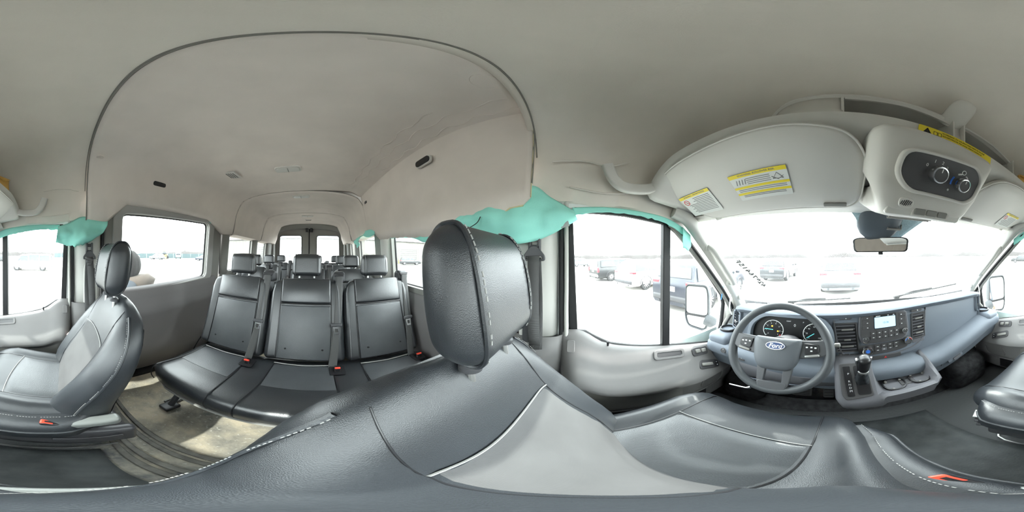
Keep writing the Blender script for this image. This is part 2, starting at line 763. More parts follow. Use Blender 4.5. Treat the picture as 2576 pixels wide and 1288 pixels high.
# wrinkles pressed into the fabric beside the crease
for dx, dz, a, b in ((.035, .012, -.16, -1.1), (.10, .014, -.2, -1.35), (.16, .012, -.45, -1.5)):
    P = []
    for i in range(24):
        y = a + (b - a) * i / 23
        t = (-.15 - y) / 1.55
        xx = -.775 + .105 * t + dx + .012 * math.sin(i * 1.7)
        zz = interp(xx, [(p[0], p[1]) for p in left_prof_b(y)[6:]])
        P.append((xx, y, zz - .004))
    MB().tube(P, .0028, 5).build('fabric_wrinkle', HEADR, ceil)

# cab headliner
def cab_row(y):
    zt = interp(y, [(-.17, 1.805), (.0, 1.803), (.15, 1.785), (.28, 1.745), (.38, 1.685), (.48, 1.60), (.55, 1.50), (.60, 1.40), (.63, 1.31)])
    zb = interp(y, [(-.17, 1.315), (0, 1.30), (.25, 1.285), (.45, 1.255), (.63, 1.245)])
    a = interp(y, [(-.17, .838), (.2, .835), (.63, .80)])
    row = []
    for k in range(33):
        th = PI * k / 32
        c, s_ = math.cos(th), math.sin(th)
        x = -a * math.copysign(abs(c) ** .42, c)
        z = zb + (zt - zb) * abs(s_) ** .55
        w = 0
        if z < zb + .2:
            w = .006 * math.sin(y * 31 + x * 7) * (1 - (z - zb) / .2)
        row.append((x + math.copysign(w, x), y, z + ring_noise((x, y, z), .004, 5)))
    # bottom hem, loose cloth rolled under
    L, R = row[0], row[-1]
    hem = .012 + .008 * math.sin(y * 23)
    row = [(L[0] - .06, y, L[2] - .004), (L[0] - .02, y, L[2] - hem)] + row + [(R[0] + .02, y, R[2] - hem), (R[0] + .06, y, R[2] - .004)]
    return row


g = MB()
g.grid([cab_row(-.17 + i * .80 / 32) for i in range(33)])
g.build('headliner_panel', HEADL, ceil, smooth=60, solid=.006, off=1)
MB().tube([(x, y + .028, z - .003) for x, y, z in [(p[0] * .985, p[1], p[2]) for p in cab_row(-.17)[4:-4]]], .003, 6).build('panel_edge', EDGE, ceil)
# loose crease lines in the cab cloth
for pts in ([(-.80, -.08, 1.47), (-.812, .04, 1.475), (-.80, .12, 1.45), (-.80, .2, 1.48)], [(.80, -.10, 1.50), (.805, .0, 1.52), (.80, .12, 1.50)],
            [(-.83, -.02, 1.36), (-.826, .1, 1.335), (-.82, .2, 1.34)], [(.83, -.04, 1.35), (.828, .1, 1.33), (.82, .24, 1.325)]):
    MB().tube(smoothpath(pts, 6), .004, 5).build('fabric_wrinkle', HEADL, ceil)
# header above the windshield and outer roof
g = MB()
g.grid([[(x, y + .10 * (1 - (x / .8) ** 2) - .02, z) for x in [-.80 + k * .1 for k in range(17)]] for y, z in ((.60, 1.42), (.56, 1.30), (.50, 1.262), (.545, 1.252))])
g.build('windshield_header', PALE, ceil, smooth=60, solid=.006)
g = MB()
rows = []
for y in (-3.82, -2.5, -1.2, 0, .3, .5, .62, .70):
    zt = interp(y, [(.0, 1.86), (.3, 1.82), (.5, 1.68), (.62, 1.5), (.70, 1.31)])
    rows.append([(-.935, y, 1.475)] + [(-.93 * math.copysign(abs(math.cos(PI * k / 16)) ** .5, math.cos(PI * k / 16)), y, min(zt, 1.49) + (zt - min(zt, 1.49)) * math.sin(PI * k / 16) ** .35) for k in range(17)] + [(.935, y, 1.475)])
g.grid(rows)
g.build('roof_skin', WHITE, ceil, smooth=50, solid=.01, off=1)
# lamps, caps and vents let into the headliner
def oval(mb, c, a, b, h, up=-1, n=20):
    mb.lathe([(1e-4, up * h), (.75, up * h), (.95, up * h * .8), (1, 0)], n=n)
    M = Matrix.Translation(c) @ Matrix.Diagonal((a, b, 1, 1))
    mb.v = [tuple(M @ Vector(p)) for p in mb.v]
    return mb


LENS = mat('lamp_lens', (.62, .61, .57), .3, .5)
for (x, y, z, w, d) in ((.01, -1.19, 1.80, .10, .045), (-.012, -1.86, 1.80, .10, .045), (-.02, -2.86, 1.80, .10, .045)):
    L = thing('dome_lamp', {-1.19: 'oblong pale dome lamp on ceiling above the nearest bench', -1.86: 'oblong dome lamp just behind the first ceiling rib', -2.86: 'farthest oblong dome lamp near the rear doors'}[y], 'lamp', (x, y, z), 'dome lamps')
    g = MB()
    g.prism(rrect(w * 2, d * 2, .03), lambda u, v, q: (x + u, y + v, z - q), -.002, .012)
    g.build('lamp_housing', PALE, L, bevel=.004)
    g = MB()
    g.prism(rrect(w * 1.7, d * 1.5, .025), lambda u, v, q: (x + u, y + v, z - q), .012, .017)
    b = g.build('lens', LENS, L, bevel=.003)
    MB().box((x + .0, y, z - .018), (.004, d * 1.4, .003)).build('switch_line', FRAMEG, L)
v = thing('ceiling_grille', 'square speaker grille in ceiling right of the front dome lamp', 'grille', (.45, -1.12, 1.78))
g = MB()
R = Matrix.Rotation(math.radians(-9), 3, 'Y')
g.rbox((.45, -1.12, 1.778), (.13, .13, .012), .005, R)
g.build('plate', PALE, v)
for k in range(5):
    MB().box(Vector((.45, -1.12, 1.778)) + R @ Vector((-.04 + k * .02, 0, -.0075)), (.008, .09, .003), R).build('slat', FRAMEG, v)
tag(oval(MB(), (-.554, -.205, 1.799), .05, .035, .004).build('blanking_cap', HEADR), 'round fabric-coloured cap on ceiling above the driver seat', 'cap')
tag(oval(MB(), (.66, -.206, 1.700), .022, .022, .006).build('fastener_button', HEADR), 'small round fastener button on headliner above the passenger headrest', 'fastener')
v2 = thing('ceiling_grille', 'small slotted grille in ceiling before the rear doors', 'grille', (-.015, -3.19, 1.8))
MB().rbox((-.015, -3.19, 1.797), (.12, .06, .012), .005).build('plate', PALE, v2)
for k in range(4):
    MB().box((-.015, -3.212 + k * .014, 1.790), (.10, .005, .003)).build('slat', FRAMEG, v2)


def side_vent(c, sgn, label, louvre, w=.115, h=.048, tilt=.18):
    v = thing('air_vent', label, 'vent', c, 'headliner air vents')
    M = frame(c, (0, 1 if sgn > 0 else -1, 0), (sgn * -tilt, 0, 1))
    g = MB()
    g.M = M
    g.ring(rrect(w, h, h * .45), rrect(w - .016, h - .016, h * .35), lambda a, b, q: (a, b, q), -.004, .007)
    g.build('bezel', PALE, v)
    g = MB()
    g.M = M
    g.prism(rrect(w - .014, h - .014, h * .35), lambda a, b, q: (a, b, q), -.012, -.001)
    g.build('duct_opening', GLOSSB, v)
    if louvre:
        for k in range(3):
            g = MB()
            g.M = M
            g.box((w * .12, -.010 + k * .010, .001), (w * .55, .003, .006))
            g.build('slat', FRAMEG, v)
        for k in range(4):
            g = MB()
            g.M = M
            g.box((-w * .05 + k * w * .12, 0, .002), (.003, h - .018, .006))
            g.build('slat', FRAMEG, v)
        g = MB()
        g.M = M
        g.lathe([(.013, 0), (.013, .005), (.008, .007), (1e-4, .007)], (-w * .26, 0, 0))
        g.build('nozzle', FRAMEG, v)
    else:
        g = MB()
        g.M = M
        g.box((w * .2, 0, .0), (.006, h - .016, .004), Matrix.Rotation(.35, 3, 'Z'))
        g.build('wire_clip', WHITEP, v)


side_vent((.728, -.635, 1.605), 1, 'louvred oblong vent in headliner above the sliding door window', True)
side_vent((.722, -1.462, 1.61), 1, 'empty dark vent hole behind the louvred vent, sliding door side', False, .075, .042)
side_vent((.714, -2.30, 1.615), 1, 'small dark vent hole in headliner over third row, passenger side', False, .06, .042)
side_vent((.705, -3.10, 1.62), 1, 'small dark vent hole farthest back on the passenger side', False, .06, .042)
side_vent((-.728, -.682, 1.64), -1, 'empty oblong vent hole with dangling clip in the torn driver-side board', False, .125, .052, .12)
side_vent((-.700, -1.60, 1.655), -1, 'tiny louvred vent at rear end of the torn driver-side board', True, .075, .04, .1)
side_vent((-.714, -2.43, 1.615), -1, 'small dark vent hole over third row, driver side', False, .06, .042)
side_vent((-.705, -3.17, 1.62), -1, 'small dark vent hole farthest back on the driver side', False, .06, .042)

# ------------------------------------------------------------------ side walls behind the front doors
def wall(name, s, y0, y1, windows, zs=.82, ztop=1.50, lower=DOORD, upper=FRAMEG):
    w = struct(name, (s * .88, (y0 + y1) / 2, 0))
    g = MB()
    rows = []
    for z, off in ((0, .0), (.06, -.006), (.30, -.02), (.55, -.028), (.70, -.03), (.74, -.015), (zs - .02, .0), (zs, .012)):
        rows.append([(s * (xw(z) + off), y0 + (y1 - y0) * i / 24, z) for i in range(25)])
    g.grid(rows)
    g.build('lower_panel', lower, w, smooth=50, solid=.03, off=0)
    ys = sorted([y0, y1])
    cuts = [ys[0]]
    ww = sorted(windows)
    for a, b in zip(ww, ww[1:]):
        cuts.append((a[1] + b[0]) / 2)
    cuts.append(ys[1])
    for k, (a, b, za, zb_) in enumerate(ww):
        out = [(cuts[k], zs), (cuts[k + 1], zs), (cuts[k + 1], ztop), (cuts[k], ztop)]
        inn = rounded([(a, za), (b, za), (b, zb_), (a, zb_)], .05)
        g = MB()
        g.ring(out, inn, side3(s), -.012, .03)
        g.build('window_surround', upper, w, bevel=.006)
        g = MB()
        P = [Vector(side3(s)(u, v, .026)) for u, v in inn]
        g.tube(P, .008, 6, closed=True)
        g.build('window_seal', SEAL, w)
    return w


NW = [0]


def pane(outline, s, m, off=.03, label=None):
    NW[0] += 1
    g = MB()
    g.prism(outline, side3(s, off), 0, .004)
    o = g.build('window_%d' % NW[0], m, None, smooth=0)
    o['kind'] = 'structure'
    return o


wl = wall('wall_left', -1, -.24, -3.72, [(-1.29, -.42, .86, 1.40), (-2.44, -1.72, .88, 1.40), (-3.14, -2.66, .88, 1.40)])
wr = wall('wall_right', 1, -1.568, -3.72, [(-2.44, -1.72, .88, 1.42), (-3.14, -2.66, .88, 1.42)])
for s, a, b, m in ((-1, -1.29, -.42, GLASS_R), (-1, -2.44, -1.72, GLASS_R), (-1, -3.14, -2.66, GLASS_R), (1, -2.44, -1.72, GLASS_R), (1, -3.14, -2.66, GLASS_R)):
    pane(rounded([(a - .02, .85), (b + .02, .85), (b + .02, 1.44), (a - .02, 1.44)], .05), s, m)
# padded pillar trims between the windows
for s, y, wd, z0, z1 in ((-1, -1.42, .10, .86, 1.40), (-1, -2.55, .09, .86, 1.42), (1, -1.64, .07, .86, 1.44), (1, -2.55, .09, .86, 1.42), (1, -3.3, .12, .86, 1.5), (-1, -3.3, .12, .86, 1.5)):
    g = MB()
    rows = []
    for k in range(7):
        t = k / 6
        rows.append([(s * (xw(z0 + (z1 - z0) * j / 6) - .012 - .035 * math.sin(PI * t) ** .6), y - wd + 2 * wd * t, z0 + (z1 - z0) * j / 6) for j in range(7)])
    g.grid(rows)
    o = g.build('trim_%d' % (100 + len(bpy.data.objects)), FRAMEG if y < -1.6 else PILLAR, None, smooth=60, solid=.006)
    o.name = 'pillar_trim'
    put(o, wl if s < 0 else wr)
MB().rbox((-.80, -2.1, .05), (.07, 3.1, .10), .02).build('baseboard_left', DOORD)['kind'] = 'structure'
MB().rbox((.80, -2.65, .05), (.07, 2.0, .10), .02).build('baseboard_right', DOORD)['kind'] = 'structure'

# ------------------------------------------------------------------ sliding door
sd = struct('door_3', (.88, -.9, 0))
win3 = rounded([(-.40, .80), (-1.30, .855), (-1.30, 1.405), (-.40, 1.37)], .055)
g = MB()
g.ring(rounded([(-.275, .70), (-1.53, .74), (-1.53, 1.475), (-.275, 1.465)], .02), win3, side3(1), -.022, .03)
g.build('window_surround', FRAMEG, sd, bevel=.012)
g = MB()
g.ring(rounded([(-.33, .76), (-1.385, .83), (-1.385, 1.46), (-.33, 1.43)], .05), win3, side3(1), -.034, -.015)
g.build('inner_surround', mat('door_surround_plastic', (.36, .355, .34), .55, .3), sd, bevel=.008)
g = MB()
g.tube([Vector(side3(1)(u, v, .02)) for u, v in win3], .009, 6, closed=True)
g.build('window_seal', SEAL, sd)
g = MB()
rows = []
for z, off in ((0.02, .02), (.05, -.012), (.20, -.03), (.40, -.045), (.52, -.055), (.60, -.075), (.64, -.080), (.68, -.06), (.74, -.045), (.80, -.035), (.83, -.01)):
    row = []
    for i in range(33):
        y = -.275 - 1.255 * i / 32
        e = min(1, (i + .5) / 3, (32.5 - i) / 3)
        zz = z + (.045 * (i / 32) if z > .7 else 0) + (.03 * i / 32 if .5 < z <= .7 else 0)
        row.append((xw(zz) + off * e, y, zz))
    rows.append(row)
g.grid(rows)
g.build('door_card', DOORD, sd, smooth=50, solid=.02, off=1)
P = [(.84, -1.50, .30), (.825, -1.30, .26), (.82, -1.16, .18), (.83, -1.08, .05)]
MB().tube(smoothpath(P, 6), .006, 6).build('card_seam', SEAL, sd)
MB().box((.915, -.9, .35), (.03, 1.25, .80)).build('outer_skin', WHITE, sd)
pane(rounded([(-.38, .78), (-1.32, .84), (-1.32, 1.43), (-.38, 1.39)], .05), 1, GLASS_R)
MB().tube([(.868, -1.560, .86), (.862, -1.560, 1.46)], .006, 8).build('door_seal', SEAL, sd)
MB().tube([(.882, -1.552, .06), (.878, -1.552, .55), (.872, -1.552, .70)], .009, 8).build('door_seal', SEAL, sd)
MB().box((.865, -.9, .012), (.09, 1.3, .02)).build('door_sill', SEAL, sd)

# ------------------------------------------------------------------ rear doors
def rear_door(n, s):
    d = struct('door_%d' % n, (s * .4, -3.74, 0))
    to = lambda u, v, w: (u, -3.74 - w, v)
    inn = rounded([(s * .17, .76), (s * .71, .76), (s * .69, 1.55), (s * .17, 1.55)], .07)
    g = MB()
    g.ring([(s * .006, .02), (s * .88, .02), (s * .86, 1.30), (s * .74, 1.74), (s * .006, 1.80)], inn, to, 0, .04)
    g.build('door_frame', FRAMEG, d, bevel=.01)
    g = MB()
    g.prism(rounded([(s * .05, .06), (s * .80, .06), (s * .80, .70), (s * .05, .70)], .05), to, -.03, .0)
    g.build('door_card', DOORD, d, bevel=.01)
    MB().tube([Vector(to(u, v, .0)) for u, v in inn], .008, 6, closed=True).build('window_seal', SEAL, d)
    g = MB()
    g.rbox((s * .05, -3.70, 1.67), (.055, .05, .09), .008)
    g.build('upper_latch', GLOSSB, d)
    NW[0] += 1
    g = MB()
    g.prism(rounded([(s * .16, .75), (s * .72, .75), (s * .70, 1.56), (s * .16, 1.56)], .07), to, .02, .024)
    g.build('window_%d' % NW[0], GLASS_B, None, smooth=0)['kind'] = 'structure'
    return d


rear_door(4, -1)
rear_door(5, 1)
MB().tube([(0, -3.735, .03), (0, -3.735, 1.79)], .009, 6).build('trim_1', SEAL)['kind'] = 'structure'
g = MB()
g.grid([[(x, y, z - .12 * (abs(x) / .8) ** 3) for x in [-.80 + k * .1 for k in range(17)]] for y, z in ((-3.60, 1.80), (-3.66, 1.76), (-3.69, 1.71), (-3.72, 1.70))])
g.build('rear_header', FRAMEG, ceil, smooth=60, solid=.01)
for s in (-1, 1):
    MB().rbox((s * .84, -3.65, .8), (.10, .16, 1.6), .03).build('trim_%d' % (2 if s < 0 else 3), FRAMEG)['kind'] = 'structure'

# ------------------------------------------------------------------ B pillars
def b_pillar(n, s, y0, y1):
    b = struct('trim_%d' % n, (s * .86, (y0 + y1) / 2, 0))
    g = MB()
    rows = []
    for k in range(9):
        t = k / 8
        dep = .006 + .05 * math.sin(PI * t) ** .5
        rows.append([(s * (xw(z) + .01 - dep), y0 + (y1 - y0) * t, z) for z in (.745, .9, 1.05, 1.2, 1.27)])
    g.grid(rows)
    g.build('upper_cover', PILLAR, b, smooth=60, solid=.006)
    g = MB()
    rows = []
    for k in range(9):
        t = k / 8
        dep = .02 + .05 * math.sin(PI * t) ** .4
        rows.append([(s * (xw(z) + .015 - dep), y0 - .02 + (y1 - y0 + .05) * t, z) for z in (0, .2, .45, .65, .752)])
    g.grid(rows)
    g.build('lower_cover', DOORG, b, smooth=60, solid=.006)
    g = MB()
    g.box((s * .90, (y0 + y1) / 2 - .02, .72), (.03, abs(y1 - y0) + .10, 1.36))
    g.build('pillar_metal', WHITE, b)
    # belt slot down the cover
    g = MB()
    ym = (y0 + y1) / 2 - .01
    g.box((s * .822, ym, .86), (.02, .055, .26))
    g.build('belt_slot', BELTPL, b)
    for q in (-1, 1):
        g = MB()
        g.tube([(s * .826, ym + q * .034, .76), (s * .824, ym + q * .034, .98), (s * .83, ym + q * .028, 1.02)], .012, 8)
        g.build('slot_lip', PILLAR, b)
    for dx, yy, r, m in ((.0, max(y0, y1) + .018, .011, SEAL), (.012, max(y0, y1) + .038, .008, PILLAR)):
        g = MB()
        g.tube(smoothpath([(s * (.862 - dx), yy, 1.31), (s * (.868 - dx), yy, 1.0), (s * (.878 - dx), yy, .70), (s * (.87 - dx), yy + .02, .40), (s * (.86 - dx), yy + .06, .10), (s * .84, yy + .12, .02)], 5), r, 8)
        g.build('door_seal', m, b)
    return b


b_pillar(4, -1, -.245, -.07)
b_pillar(5, 1, -.26, -.08)
g = MB()
g.box((.835, -.262, .95), (.012, .014, 1.2))
g.build('trim_8', SEAL)['kind'] = 'structure'

# ------------------------------------------------------------------ front doors
SILL = [(-.06, .775), (.02, .775), (.06, .748), (.10, .712), (.16, .685), (.27, .655), (.43, .615), (.62, .558), (.82, .495)]
WIN1 = [(-.012, .762), (.04, .75), (.08, .72), (.14, .68), (.25, .645), (.43, .600), (.62, .545), (.755, .50), (.80, .52), (.835, .62), (.86, .76), (.84, .83),
        (.74, .94), (.60, 1.085), (.46, 1.205), (.40, 1.24), (.2, 1.262), (.0, 1.27), (-.02, 1.25)]


def front_door(n, s, lab):
    d = struct('door_%d' % n, (s * .88, .4, 0))
    g = MB()
    g.ring([(-.062, .02), (.98, .02), (.98, .80), (.66, 1.16), (.50, 1.31), (-.062, 1.33)], WIN1, side3(s), .008, .05, cx=(.38, .90), n=90)
    g.build('door_frame', WHITE, d, bevel=.006)
    g = MB()
    g.tube([Vector(side3(s)(u, v, .012)) for u, v in WIN1], .013, 8, closed=True)
    g.build('window_seal', SEAL, d)
    g = MB()
    g.add([side3(s)(*q) for q in ((.392, .60, .0), (.432, .59, .0), (.418, 1.25, .0), (.380, 1.25, .0), (.392, .60, .03), (.432, .59, .03), (.418, 1.25, .03), (.380, 1.25, .03))],
          [(0, 1, 2, 3), (7, 6, 5, 4), (0, 4, 5, 1), (1, 5, 6, 2), (2, 6, 7, 3), (3, 7, 4, 0)])
    g.build('divider_bar', SEAL, d, bevel=.004)
    g = MB()
    g.add([side3(s)(*q) for q in ((-.022, .76, .0), (.012, .75, .0), (-.008, 1.27, .0), (-.036, 1.27, .0), (-.022, .76, .03), (.012, .75, .03), (-.008, 1.27, .03), (-.036, 1.27, .03))],
          [(0, 1, 2, 3), (7, 6, 5, 4), (0, 4, 5, 1), (1, 5, 6, 2), (2, 6, 7, 3), (3, 7, 4, 0)])
    g.build('glass_channel', SEAL, d, bevel=.004)
    # moulded inner card
    off = [(0, .004), (.04, .028), (.12, .05), (.22, .085), (.30, .118), (.345, .128), (.375, .126), (.40, .100), (.425, .062), (.72, .050), (.76, .024), (1, .020)]

    def card(y, t):
        zs = interp(y, SILL)
        z = zs + (.05 - zs) * t
        e = min(1, max(0, (y + .062) / .04)) ** .5 * min(1, max(0, (.90 - y) / .12)) ** .5
        k = interp(t, off)
        k *= 1 + .12 * math.sin((y - .1) * 3)
        if y > .5:
            k *= 1 - .25 * min(1, (y - .5) / .25)
        return Vector((s * (.888 - .01 - k * e), y, z))
    g = MB()
    g.grid([[card(-.062 + .96 * i / 40, j / 30) for i in range(41)] for j in range(31)])
    g.build('door_card', DOORG, d, smooth=60, solid=.02, off=1)

    def cf(y, t):
        p = card(y, t)
        ty = (card(y + .01, t) - card(y - .01, t)).normalized()
        tz = (card(y, t - .012) - card(y, t + .012)).normalized()
        return frame(p, ty * (-s), tz)     # local z points into the cab

    # padded strip under the armrest
    g = MB()
    rows = []
    for j in range(7):
        row = []
        for i in range(17):
            y = .035 + .42 * i / 16
            t = .455 + .25 * j / 6
            p = card(y, t)
            b = .010 * min(1, min(i, 16 - i) / 2.) ** .5 * min(1, min(j, 6 - j) / 1.) ** .5
            row.append(p + Vector((-s * b, 0, 0)))
        rows.append(row)
    g.grid(rows)
    g.build('armrest_pad', FRAMEG, d, smooth=60)
    # dark map pocket along the bottom
    g = MB()
    g.grid([[card(.02 + .62 * i / 12, .77 + .20 * j / 3) + Vector((-s * .006, 0, 0)) for i in range(13)] for j in range(4)])
    g.build('map_pocket', GLOSSB, d, smooth=60)
    g = MB()
    g.tube([card(.02 + .62 * i / 12, .755) + Vector((-s * .008, 0, 0)) for i in range(13)], .008, 6)
    g.build('pocket_lip', DOORG, d)
    g = MB()
    g.tube(smoothpath([card(.60, .50), card(.58, .62), (card(.62, .75)), card(.74, .66), card(.76, .52)], 5), .006, 6)
    g.build('pocket_lip', DOORG, d)
    # raised rear corner cap
    M = cf(-.015, .09)
    g = MB()
    g.M = M
    g.prism(rrect(.03, .055, .008), lambda a, b, q: (a, b, q), .0, .004)
    g.build('corner_cap', DOORG, d, bevel=.002)
    # grab pocket in the sill
    M = cf(.40, .065)
    g = MB()
    g.M = M
    g.ring(rrect(.165, .050, .016), rrect(.135, .026, .010), lambda a, b, q: (a, b, q), .0, .007)
    g.build('pull_pocket_rim', DOORG, d, bevel=.002)
    g = MB()
    g.M = M
    g.prism(rrect(.138, .030, .010), lambda a, b, q: (a, b, q), .001, .003)
    g.build('pull_pocket', PANEL, d)
    # window switch
    M = cf(.585, .075)
    g = MB()
    g.M = M
    g.prism(rrect(.115, .050, .018), lambda a, b, q: (a, b, q), .0, .006)
    sw = g.build('switch_plate', PANEL, d, bevel=.002)
    for q in (-.022, .022):
        g = MB()
        g.M = M
        g.rbox((q, .002, .009), (.032, .022, .012), .004)
        g.build('window_switch', FRAMEG, sw)
    # inside release handle
    M = cf(.60, .23)
    R = Matrix.Rotation(s * .22, 4, 'Z')
    g = MB()
    g.M = M @ R
    g.prism(rounded([(-.075, -.028), (.07, -.024), (.075, .03), (-.06, .03)], .02), lambda a, b, q: (a, b, q), .0, .006)
    hp = g.build('handle_recess', PANEL, d, bevel=.002)
    g = MB()
    g.M = M @ R
    g.rbox((s * .022, .0, .012), (.075, .020, .014), .006)
    g.build('release_handle', FRAMEG, hp)
    g = MB()
    g.M = M @ R
    g.rbox((-s * .048, .001, .008), (.030, .038, .010), .004)
    lk = g.build('lock_rocker', GLOSSB, hp)
    g = MB()
    g.M = M @ R
    for q in (-.009, .009):
        g.prism(rrect(.008, .005, .002), lambda a, b, w: (a - s * .048, b + q, w), .0125, .0135)
    g.build('lock_print', WHITEP, hp)
    # speaker bulge and lock pin
    g = MB()
    g.tube([Vector((s * .862, .13, .69)), Vector((s * .858, .13, .715))], [.004, .006], 8)
    g.build('lock_pin', SEAL, d)
    a = [p for p in WIN1]
    main = [(-.03, .74), (.41, .59), (.40, 1.262), (-.03, 1.285)]
    quarter = [(.41, .59), (.62, .53), (.77, .48), (.83, .55), (.88, .78), (.86, .84), (.75, .96), (.61, 1.10), (.47, 1.22), (.40, 1.262)]
    pane(main, s, GLASS_D, .022)
    pane(quarter, s, GLASS_D, .022)
    MB().box((s * .935, .42, .28), (.02, .95, .62)).build('outer_skin', WHITE, d)
    return d


front_door(1, -1, 'driver')
front_door(2, 1, 'passenger')

# ------------------------------------------------------------------ A pillars and windshield
def a_pillar(n, s):
    b = struct('trim_%d' % n, (s * .8, .7, 1))
    path = smoothpath([(s * .80, .40, 1.285), (s * .79, .47, 1.255), (s * .785, .56, 1.165), (s * .785, .68, 1.045), (s * .79, .80, .92), (s * .80, .90, .80), (s * .81, .95, .73)], 5)
    rings = []
    for i, p in enumerate(path):
        a = path[max(0, i - 1)]
        c = path[min(len(path) - 1, i + 1)]
        t = (c - a).normalized()
        w = .030 + .020 * (i / len(path)) ** 2
        e1 = Vector((-s, .25, 0))
        e1 = (e1 - t * e1.dot(t)).normalized()
        e2 = t.cross(e1)
        rings.append([p + e1 * (.026 * math.copysign(abs(math.cos(q)) ** .7, math.cos(q))) + e2 * (w * math.copysign(abs(math.sin(q)) ** .7, math.sin(q))) for q in [2 * PI * k / 14 for k in range(14)]])
    g = MB()
    g.loft(rings)
    g.build('pillar_cover', PILLAR, b, smooth=60)
    for yo, r in ((-.028, .013), (-.05, .010)):
        g = MB()
        q = [p + Vector((s * .045, yo, -.038)) for p in path[4:]] + [Vector((s * .855, .865 + yo, .64)), Vector((s * .862, .82 + yo, .50)), Vector((s * .862, .80 + yo, .30))]
        g.tube(smoothpath(q, 2), r, 8)
        g.build('door_seal', SEAL if r > .011 else FRAMEG, b)
    g = MB()
    g.grid([[(s * x, y, z) for x, y, z in ((.80, .96, .80), (.84, .90, .80), (.87, .86, .80))], [(s * x, y, z) for x, y, z in ((.80, .96, .60), (.84, .90, .58), (.87, .86, .56))],
            [(s * x, y, z) for x, y, z in ((.80, .96, .30), (.84, .90, .30), (.87, .86, .30))]])
    g.build('pillar_foot', PILLAR, b, solid=.01)
    g = MB()
    R = frame((s * .765, .86, .865), (0, .7, -.7), (0, .7, .7)).to_3x3() if s > 0 else frame((0, 0, 0), (0, -.7, .7), (0, .7, .7)).to_3x3()
    g.lathe([(.022, -.004), (.022, .002), (.018, .005), (1e-4, .005)], (s * .757, .862, .83), Matrix.Rotation(-s * PI / 2, 3, 'Y'))
    g.build('round_cap', PILLAR, b)
    return b


a_pillar(6, -1)
a_pillar(7, 1)


def ws(u, t):
    """windshield: u across -1..1, t 0 top .. 1 bottom"""
    x = u * (.80 + .06 * t)
    bow = 1 - u * u
    y = .49 + .52 * t + (.10 + .06 * t) * bow
    z = 1.275 - .56 * t + .012 * bow - .035 * math.sin(PI * t) * -.6
    return Vector((x, y, z))


NW[0] += 1
g = MB()
g.grid([[ws(-1 + 2 * i / 24, j / 14) for i in range(25)] for j in range(15)])
wsh = g.build('window_%d' % NW[0], GLASS_F, None, smooth=80, solid=.004)
wsh['kind'] = 'structure'
# dotted dark band behind the mirror
FRIT = mat('ceramic_frit', (.28, .38, .40), .5, noise_amt=.2, noise_scale=150)
g = MB()
rows = []
for j in range(9):
    t = .02 + .24 * j / 8
    hw = .24 - .16 * (j / 8)
    rows.append([ws(.03 + hw * (-1 + 2 * i / 10), t) + Vector((0, -.006, -.004)) for i in range(11)])
g.grid(rows)
g.build('dotted_band', FRIT, wsh, solid=.001)
for s in (-1, 1):
    pass
g = MB()
g.tube([ws(-1 + 2 * i / 30, 1.0) + Vector((0, -.01, .004)) for i in range(31)], .012, 6)
g.build('lower_seal', SEAL, wsh)
# lot number painted on the outside of the glass: reads backwards from the seat
mk = MB()
s_ = '42976415F'
for k, ch in enumerate(s_):
    u = -.755 - .0137 * k
    t = .72 - .034 * k
    p = ws(u, t) + Vector((0, .008, .006))
    dx = (ws(u - .02, t - .06) - ws(u + .02, t + .06)).normalized()
    dn = (ws(u, t - .03) - ws(u, t + .03)).normalized()
    dn = (dn - dx * dn.dot(dx)).normalized()
    tilt = (dn * .75 + Vector((.65, .1, 0)))
    M = frame(p, dx, dn)
    # glyph up-direction towards the right so that it reads from outside
    M = frame(p, dx, dx.cross(Vector((0, .55, .83))) * -1)
    text_mb(mk, ch, .050, M, depth=.0004, bold=.0030)
mk.build('painted_number', mat('marker_paint', (.006, .006, .007), .7), wsh)['kind'] = 'stuff'

# ------------------------------------------------------------------ seats
def spow(v, e):
    return math.copysign(abs(v) ** e, v)


def stitches(path, step=.0075, ln=.0045, r=.0007):
    g = MB()
    P = [Vector(p) for p in path]
    acc = 0
    for a, b in zip(P, P[1:]):
        d = (b - a)
        L = d.length
        if L < 1e-6:
            continue
        d /= L
        t = (step - acc) % step
        while t + ln < L + ln * .5:
            g.tube([a + d * t, a + d * (t + ln)], r, 5)
            t += step
        acc = (acc + L) % step
    return g


